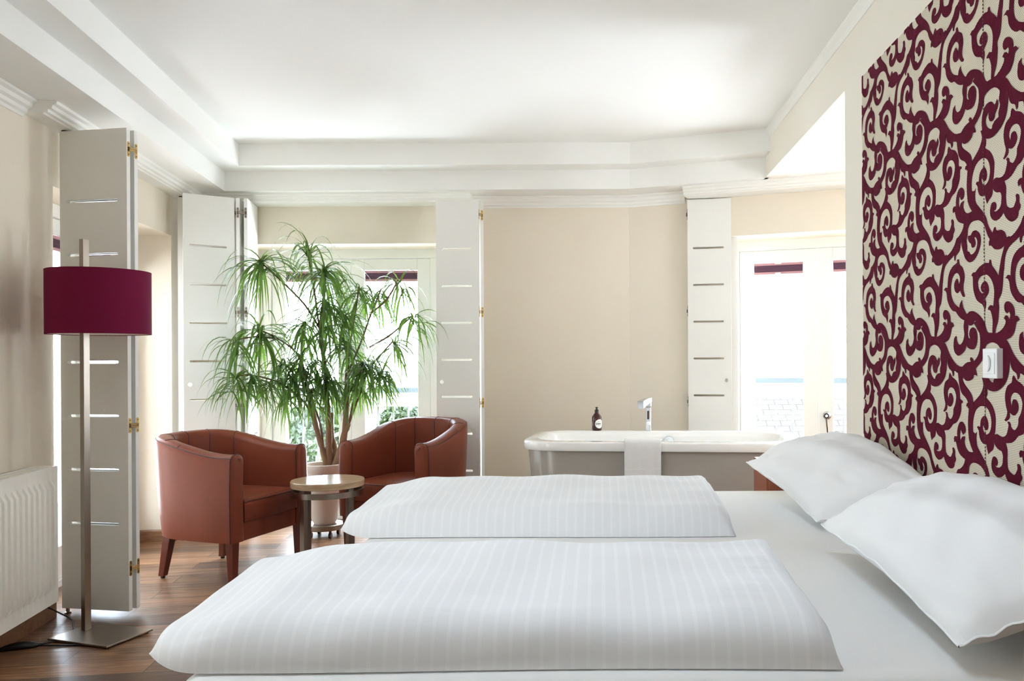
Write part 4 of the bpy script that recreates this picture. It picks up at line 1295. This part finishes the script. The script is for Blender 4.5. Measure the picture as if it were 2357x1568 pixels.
# ------------------------------------------------------------------ upholstered wall panel with velvet scrolls
XP = 0.983
PN0, PN1, PZ0, PZ1 = 0.9, 3.055, 0.30, 2.200
SEAM = 2.088
PATTERN = {
 'stem': (270, [(880,430),(890,540),(910,650),(960,740),(1020,790),(1060,830),(1070,860),(1040,890),(1030,955),(1062,940),(1075,970),(1066,1100),(1062,1250),(1070,1400),(1095,1568),(1225,1568),(1215,1400),(1230,1280),(1190,1350),(1170,1420),(1155,1300),(1155,1150),(1180,1000),(1220,880),(1290,780),(1370,735),(1430,762),(1470,850),(1482,960),(1470,1080),(1440,1170),(1385,1230),(1345,1195),(1333,1140),(1337,1098),(1350,1125),(1375,1150),(1412,1135),(1432,1050),(1420,960),(1380,900),(1325,950),(1290,1040),(1280,1160),(1240,1170),(1225,1210),(1255,1245),(1262,1320),(1290,1400),(1340,1430),(1390,1405),(1400,1470),(1430,1565),(1470,1490),(1515,1420),(1533,1330),(1530,1290),(1570,1340),(1620,1360),(1665,1355),(1690,1430),(1690,1568),(1780,1568),(1770,1400),(1775,1270),(1760,1200),(1745,1155),(1850,1080),(1930,960),(1975,850),(1850,810),(1835,750),(1800,725),(1770,760),(1790,800),(1775,900),(1750,1000),(1700,1070),(1650,1090),(1590,1090),(1530,1140),(1548,1100),(1560,950),(1560,800),(1530,690),(1480,610),(1410,565),(1395,550),(1415,480),(1410,390),(1385,340),(1380,280),(1350,235),(1310,250),(1335,340),(1330,420),(1290,550),(1230,670),(1160,790),(1150,760),(1130,690),(1090,630),(1020,580),(970,520),(955,440),(985,390)]),
 'curl': (270, [(790,1440),(800,1420),(860,1350),(910,1230),(940,1100),(945,960),(970,930),(970,890),(925,880),(920,780),(905,690),(870,620),(830,590),(780,580),(740,530),(720,580),(710,660),(660,740),(635,830),(625,950),(640,1080),(655,1150),(640,1240),(620,1290),(635,1305),(670,1260),(690,1200),(690,1140),(730,1150),(770,1110),(800,1010),(795,930),(770,885),(730,910),(715,990),(715,1020),(700,960),(705,880),(740,800),(790,775),(830,810),(850,900),(830,1050),(800,1150),(795,1250),(760,1350),(710,1390),(660,1430),(690,1470)]),
 'fork': (440, [(1690,0),(1692,100),(1690,200),(1665,290),(1620,345),(1575,368),(1555,350),(1585,335),(1600,280),(1595,225),(1560,193),(1515,220),(1490,310),(1485,400),(1500,470),(1540,520),(1595,535),(1650,500),(1700,440),(1730,382),(1750,440),(1790,500),(1850,545),(1910,540),(1970,490),(2000,420),(2002,365),(2030,310),(2040,250),(2017,200),(2018,130),(2010,70),(1980,45),(1948,75),(1955,150),(1935,220),(1905,290),(1860,302),(1810,285),(1780,230),(1772,100),(1780,0)]),
 'ball': (440, [(1066,0),(1080,150),(1110,270),(1160,362),(1090,400),(1040,375),(1010,310),(1005,250),(1020,172),(965,210),(930,300),(923,220),(930,120),(940,105),(955,145),(978,163),(1008,120),(1024,50),(1015,-20),(985,-58),(955,-58),(915,-15),(885,80),(870,180),(870,270),(830,285),(810,340),(820,402),(850,368),(862,440),(885,510),(930,565),(1010,590),(1000,660),(970,740),(920,820),(880,860),(850,960),(800,1060),(750,1130),(668,1212),(650,1260),(700,1310),(735,1270),(790,1215),(835,1160),(840,1245),(860,1258),(868,1190),(890,1140),(935,1080),(955,970),(970,878),(970,980),(1000,1100),(1040,1220),(1110,1285),(1190,1250),(1260,1140),(1305,1000),(1320,880),(1300,770),(1240,710),(1175,725),(1135,800),(1095,805),(1085,860),(1110,925),(1140,950),(1150,1000),(1175,1025),(1210,1000),(1225,930),(1210,870),(1200,832),(1225,835),(1252,880),(1255,960),(1230,1060),(1190,1120),(1140,1145),(1110,1095),(1072,1080),(1075,1000),(1062,890),(1080,800),(1085,700),(1110,620),(1170,550),(1270,525),(1340,560),(1390,640),(1420,740),(1450,820),(1480,870),(1465,920),(1470,990),(1505,985),(1560,1040),(1620,1055),(1690,1035),(1745,985),(1725,1060),(1690,1200),(1665,1350),(1655,1420),(1738,1420),(1745,1300),(1765,1160),(1800,1060),(1850,975),(1870,930),(1840,810),(1790,830),(1760,750),(1720,710),(1680,697),(1625,710),(1600,700),(1588,643),(1555,670),(1530,755),(1490,690),(1448,600),(1420,490),(1370,390),(1300,300),(1230,200),(1215,70),(1225,0)]),
 'hook': (600, [(1690,10),(1660,130),(1640,268),(1590,180),(1520,80),(1512,10),(1500,-19),(1475,-10),(1465,45),(1420,38),(1350,70),(1280,130),(1225,205),(1180,215),(1148,270),(1175,300),(1180,450),(1195,570),(1240,700),(1300,760),(1345,790),(1375,850),(1390,910),(1410,840),(1415,750),(1395,690),(1440,620),(1465,540),(1455,450),(1430,390),(1390,368),(1340,420),(1320,490),(1335,550),(1370,580),(1340,588),(1295,540),(1270,450),(1275,350),(1330,280),(1420,252),(1490,310),(1535,400),(1560,520),(1560,650),(1545,830),(1500,800),(1455,850),(1455,890),(1490,900),(1520,990),(1535,1100),(1530,1240),(1530,1300),(1580,1300),(1590,1235),(1630,1100),(1645,950),(1650,820),(1642,710),(1690,600),(1715,450),(1730,200),(1745,0)]),
 'arch': (600, [(890,40),(890,0),(900,-20),(925,-15),(940,70),(990,120),(1020,230),(1025,330),(1005,450),(1010,560),(1040,630),(1020,660),(990,640),(960,580),(950,545),(905,590),(860,560),(840,480),(850,390),(890,325),(915,370),(920,435),(945,370),(940,290),(905,230),(860,235),(810,310),(785,420),(780,560),(800,680),(850,780),(935,850),(945,780),(985,705),(990,800),(1030,900),(1070,965),(1110,925),(1170,910),(1250,945),(1330,1020),(1390,1130),(1430,1260),(1465,1300),(1400,1420),(1375,1480),(1350,1350),(1310,1250),(1260,1150),(1215,1085),(1180,1150),(1140,1170),(1095,1160),(1090,1230),(1085,1330),(1100,1390),(1130,1410),(1110,1330),(1130,1240),(1180,1205),(1225,1230),(1255,1309),(1260,1424),(1240,1534),(1200,1594),(1140,1599),(1090,1574),(1065,1534),(1030,1624),(970,1694),(905,1714),(850,1654),(830,1554),(835,1450),(845,1395),(885,1350),(885,1430),(920,1505),(960,1510),(1000,1450),(1025,1330),(1010,1200),(1025,1080),(970,1050),(920,1000),(865,920),(830,915),(790,880),(745,800),(715,700),(705,600),(680,545),(650,540),(690,485),(720,500),(730,330),(760,200),(820,100)]),
 'fleur': (760, [(240,-34),(295,80),(320,150),(325,300),(310,420),(280,500),(240,555),(230,520),(205,493),(188,520),(200,562),(140,580),(80,658),(75,720),(90,785),(130,850),(180,858),(230,820),(245,765),(287,785),(275,720),(265,665),(300,620),(345,550),(378,440),(385,370),(410,300),(480,265),(545,290),(592,360),(602,410),(590,500),(605,600),(585,700),(588,775),(540,790),(505,840),(495,885),(450,840),(415,740),(425,650),(455,600),(455,690),(475,755),(510,775),(535,740),(540,690),(575,610),(580,540),(565,478),(540,545),(520,520),(500,475),(450,450),(400,490),(370,600),(365,750),(385,900),(430,990),(510,1020),(590,980),(660,880),(695,750),(710,600),(710,475),(722,600),(750,690),(800,745),(815,835),(835,810),(840,730),(900,770),(920,800),(925,900),(940,1020),(980,1140),(1050,1220),(1085,1290),(1095,1335),(1085,1410),(1185,1400),(1185,1300),(1175,1220),(1145,1140),(1100,1080),(1030,1000),(1000,920),(1000,850),(1030,800),(1070,840),(1110,860),(1090,580),(1060,600),(1010,660),(940,650),(870,605),(790,490),(750,410),(720,330),(690,260),(665,225),(730,186),(770,106),(785,36),(800,-44),(845,-74),(810,-139),(775,-134),(770,-244),(740,-324),(690,-364),(655,-344),(640,-284),(650,-214),(680,-179),(705,-214),(720,-154),(710,-89),(690,-134),(660,-149),(635,-104),(660,-64),(650,-4),(610,66),(550,116),(500,116),(455,116),(430,121),(380,136),(350,16),(310,-84)]),
}
PER_Y, PER_Z = 0.3545, 0.6355
def wall_yz(zx, zy, y0):
    """flatten a point traced on the enlarged photograph (x7.839 from pixel 2090, y0) onto the panel plane"""
    px, py = 2090 + zx / 7.839, y0 + zy / 7.839
    q = at(px, py, 1.0)
    k = XP / q.x
    return Vector((k, EYE + (q.z - EYE) * k))
def headboard():
    root = thing('headboard_panel', 'tall upholstered wall panel with burgundy velvet scrolls on beige behind the pillows', 'headboard', (XR - 0.002, 2.0, PZ0))
    for a, b in ((PN0, SEAM), (SEAM, PN1)):
        m = MB()
        r = 0.006
        rows = []
        for ins, x in ((0.0, XR - 0.002), (0.0, XP + 0.006), (0.0012, XP + 0.002), (0.004, XP)):
            rows.append([Vector((x, y, z)) for y, z in ((a + ins, PZ0 + ins), (b - ins, PZ0 + ins), (b - ins, PZ1 - ins), (a + ins, PZ1 - ins))])
        o = m.quadgrid(rows, close_v=True)
        m.f += [(o + 12, o + 13, o + 14, o + 15), (o + 3, o + 2, o + 1, o)]; m.m += [0, 0]
        place(m.build('upholstered_pad', M['weave']), root)
    bm = bmesh.new()
    polys = []
    for key, (y0, pts) in PATTERN.items():
        P = [wall_yz(x, y, y0) for x, y in pts]
        n = len(P); Q = []
        for i in range(n):
            a, b, c, d = P[i - 1], P[i], P[(i + 1) % n], P[(i + 2) % n]
            # keep sharp tips sharp
            sharp = lambda u, v, w_: (v - u).normalized().dot((w_ - v).normalized()) < 0.1
            m0 = Vector((0, 0)) if sharp(a, b, c) else (c - a) * 0.5
            m1 = Vector((0, 0)) if sharp(b, c, d) else (d - b) * 0.5
            for s in (0, 1 / 3, 2 / 3):
                s2, s3 = s * s, s ** 3
                Q.append(b * (2 * s3 - 3 * s2 + 1) + m0 * (s3 - 2 * s2 + s) + c * (-2 * s3 + 3 * s2) + m1 * (s3 - s2))
        tris = tessellate_polygon([[Vector((q.x, q.y, 0)) for q in Q]])
        polys.append((Q, tris, 0.0005 + 0.00018 * len(polys)))
    for iy in range(-5, 5):
        for iz in range(-4, 4):
            for Q, tris, lift in polys:
                ys = [q.x + iy * PER_Y for q in Q]; zs = [q.y + iz * PER_Z for q in Q]
                if min(ys) > PN1 or max(ys) < PN0 or min(zs) > PZ1 or max(zs) < PZ0: continue
                vs = [bm.verts.new((XP - lift - 0.00004 * (iy % 3) - 0.00012 * (iz % 2) * 0.25, y, z)) for y, z in zip(ys, zs)]
                for t in tris:
                    try: bm.faces.new([vs[k] for k in t])
                    except ValueError: pass
    for co, no in (((0, PN0 + .003, 0), (0, -1, 0)), ((0, PN1 - .0015, 0), (0, 1, 0)), ((0, 0, PZ0 + .003), (0, 0, -1)), ((0, 0, PZ1 - .0015), (0, 0, 1))):
        bmesh.ops.bisect_plane(bm, geom=bm.verts[:] + bm.edges[:] + bm.faces[:], plane_co=co, plane_no=no, clear_outer=True, dist=1e-6)
    for f in bm.faces:
        f.normal_update()
        if f.normal.x > 0: f.normal_flip()
    me = bpy.data.meshes.new('scroll_pattern'); bm.to_mesh(me); bm.free()
    me.materials.append(M['velvet'])
    o = bpy.data.objects.new('scroll_pattern', me); COL.objects.link(o)
    place(o, root)
    tag(o, 'burgundy velvet scroll pattern')
    st = MB()
    z = PZ0 + 0.01
    while z < PZ1 - 0.01:
        st.box((XP - 0.0006, SEAM, z), (0.0016, 0.0028, 0.0042)); z += 0.0092
    tag(place(st.build('seam_stitching', M['bronze']), root), 'dark stitches along the panel joint')
headboard()

def wall_switch():
    y0, y1, z0, z1 = 1.985, 2.072, 1.098, 1.166
    yc, zc = (y0 + y1) / 2, (z0 + z1) / 2
    root = thing('dimmer_switch', 'white wall switch with a crescent rocker on the patterned panel', 'light switch', (XP, yc, zc))
    p = MB(); p.box((-0.0085, 0, 0), (0.017, 0.074, 0.074)); p.build('surround', M['switch'], root, bevel=0.002)
    f = MB(); f.box((-0.018, 0, 0), (0.002, 0.056, 0.052)); fo = f.build('face_plate', M['switch'], root, bevel=0.0008)
    c = MB()
    P = []
    for i in range(17):
        a = -PI / 2 + PI * i / 16
        P.append((0.016 * math.cos(a) - 0.004, 0.020 * math.sin(a)))
    for i in range(17):
        a = PI / 2 - PI * i / 16
        P.append((0.007 * math.cos(a) - 0.004, 0.020 * math.sin(a)))
    MX = Matrix(((0, -1, 0, -0.0192), (-1, 0, 0, 0), (0, 0, 1, 0), (0, 0, 0, 1)))
    c.plate(P[:17] + P[18:-1], [], MX, 0.002)
    tag(c.build('rocker', M['switch_recess'], root), 'grey crescent rocker')
wall_switch()

# ------------------------------------------------------------------ outside
def outside():
    b = MB(); b.prism([(-4.6, 6.02), (0.3, 6.02), (3.6, 4.8), (3.9, 6.0), (0.6, 7.25), (-4.6, 7.25)], -0.22, -0.06)
    tag(b.build('balcony_floor', M['concrete']), 'pale concrete balcony floor outside the doors', 'balcony floor', kind='structure')
    def railing(label, p0, p1, ztop):
        p0, p1 = Vector(p0), Vector(p1)
        d = (p1 - p0); L = d.length; d.normalize(); n = Vector((-d.y, d.x))
        root = thing('balcony_railing', label, 'railing', (p0.x, p0.y, -0.06))
        def bx(a, b_, t, z0, z1):
            m = MB()
            q0, q1 = p0 + d * a, p0 + d * b_
            m.prism([(q0 + n * t)[:], (q1 + n * t)[:], (q1 - n * t)[:], (q0 - n * t)[:]], z0, z1)
            return m
        place(bx(0, L, 0.03, ztop - 0.04, ztop).build('top_rail', M['greyrail']), root)
        place(bx(0, L, 0.022, ztop - 0.16, ztop - 0.041).build('board', M['rail']), root)
        place(bx(0, L, 0.02, 0.02, 0.06).build('bottom_rail', M['rail']), root)
        k = 0
        a = 0.05
        while a < L:
            place(bx(a - 0.007, a + 0.007, 0.007, -0.06 if k % 8 == 0 else 0.0601, ztop - 0.1601).build('baluster', M['baluster']), root)
            a += 0.13; k += 1
    railing('white balcony railing with grey top rail seen past the plant', (-3.4, 7.05), (-0.6, 7.05), 0.905)
    q0, q1 = RB(0.35, -1.35), RB(2.6, -1.35)
    railing('white balcony railing with grey top rail seen beyond the bath', q0, q1, 0.985)
    # the side balcony of the left wall door
    railing('white balcony railing outside the left wall door', LW(-0.6, -1.3), LW(2.0, -1.3), 0.95)
    bl = MB(); bl.prism([LW(-0.8, -0.32), LW(2.2, -0.32), LW(2.2, -1.4), LW(-0.8, -1.4)], -0.22, -0.0605)
    tag(bl.build('balcony_floor', M['concrete']), 'pale concrete balcony floor outside the left wall door', 'balcony floor', kind='structure')
    # made-up house wing, added to cut the light at the left wall door
    wing = thing('light_blocking_wing', 'house wing added outside the left wall door to cut its light', 'house', (*LW(0.5, -4.2), -3))
    wm = MB(); wm.prism([LW(-6.0, -4.0), LW(5.5, -4.0), LW(5.5, -6.0), LW(-6.0, -6.0)], -3, 7)
    place(wm.build('wall', M['extwall']), wing)
    ws = MB()
    ws.prism([LW(-1.3, -3.985), LW(-0.3, -3.985), LW(-0.3, -4.02), LW(-1.3, -4.02)], 0.6, 2.0)
    place(ws.build('window', M['greyrail']), wing)
    rng = random.Random(3)
    def bush(label, x, y, z, r, n, name='garden_tree'):
        root = thing(name, label, 'tree', (x, y, -3.0), group='garden trees beyond the railing')
        t = MB(); t.tube([(0, 0, 0), (0.05, 0, 1.2), (0, 0.05, z + 3.0)], [0.12, 0.09, 0.04], 8); t.build('trunk', M['bark'], root, smooth=60)
        m = MB()
        cl = [(rng.gauss(0, r * .45), rng.gauss(0, r * .45), rng.gauss(0, r * .45), rng.uniform(.25, .5) * r) for _ in range(14)]
        for _ in range(n):
            c = rng.choice(cl)
            v = Vector((rng.gauss(0, 1), rng.gauss(0, 1), rng.gauss(0, 1))).normalized() * c[3] * rng.random() ** 0.4
            p = Vector((c[0], c[1], c[2] + z + 3.0)) + v
            a = Vector((rng.gauss(0, 1), rng.gauss(0, 1), rng.gauss(0, 1))).normalized()
            b_ = a.orthogonal().normalized()
            s = rng.uniform(0.035, 0.075)
            m.face([p - a * s, p + b_ * s * .45, p + a * s, p - b_ * s * .45])
        m.build('foliage', M['tree'], root)
    bush('leafy green tree seen low through the door behind the pot', -3.75, 10.8, 0.02, 0.80, 4800)
    bush('leafy tree just left of the right armchair through the door glass', -2.92, 12.6, 0.18, 0.50, 3000)
    bush('smaller leafy tree above the right armchair at the pane edge', -2.10, 9.2, 0.34, 0.22, 1500)
    bush('broad leafy tree at the far left of the door glass', -6.2, 14.5, -0.3, 1.1, 2600)
    # roof of the neighbouring house beyond the right door
    root = thing('neighbouring_house', 'pale tiled roof of a house beyond the balcony by the bath', 'house', (3.6, 12.5, -3))
    m = MB()
    m.face([(1.2, 11.0, -1.6), (6.5, 11.0, -1.6), (6.5, 14.5, 0.62), (1.2, 14.5, 0.62)])
    r = m.build('roof', M['roof'])
    uv = r.data.uv_layers.new(name='tiles')
    for l in r.data.loops:
        c = r.data.vertices[l.vertex_index].co
        uv.data[l.index].uv = (c.x, (c.y - 11) * 1.18)
    r.modifiers.new('t', 'SOLIDIFY').thickness = 0.12
    place(r, root)
    wl_ = MB(); wl_.prism([(1.4, 11.3), (6.3, 11.3), (6.3, 17.5), (1.4, 17.5)], -3, -1.75)
    place(wl_.build('wall', M['extwall']), root)
outside()

portal('sky_portal_left', (*LW(0.76, -0.35), 0.97), 1.5, 1.95, (NL.x, NL.y, 0))
portal('sky_portal_back', (-1.77, 6.05, 0.97), 1.35, 1.95, (0, -1, 0))
portal('sky_portal_right', (*RB(1.23, -0.45), 0.97), 1.15, 1.95, (NB.x, NB.y, 0))
portal('sky_portal_fill_window', (*LW(-2.4, -0.35), 1.36), 1.45, 1.35, (NL.x, NL.y, 0))
portal('sky_portal_recess', (2.74, 3.45, 1.285), 0.55, 0.72, (-1, 0, 0))
portal('sky_portal_fill_hole', (-0.13, 1.36, ZC + 0.12), 0.6, 0.48, (0, 0, -1))
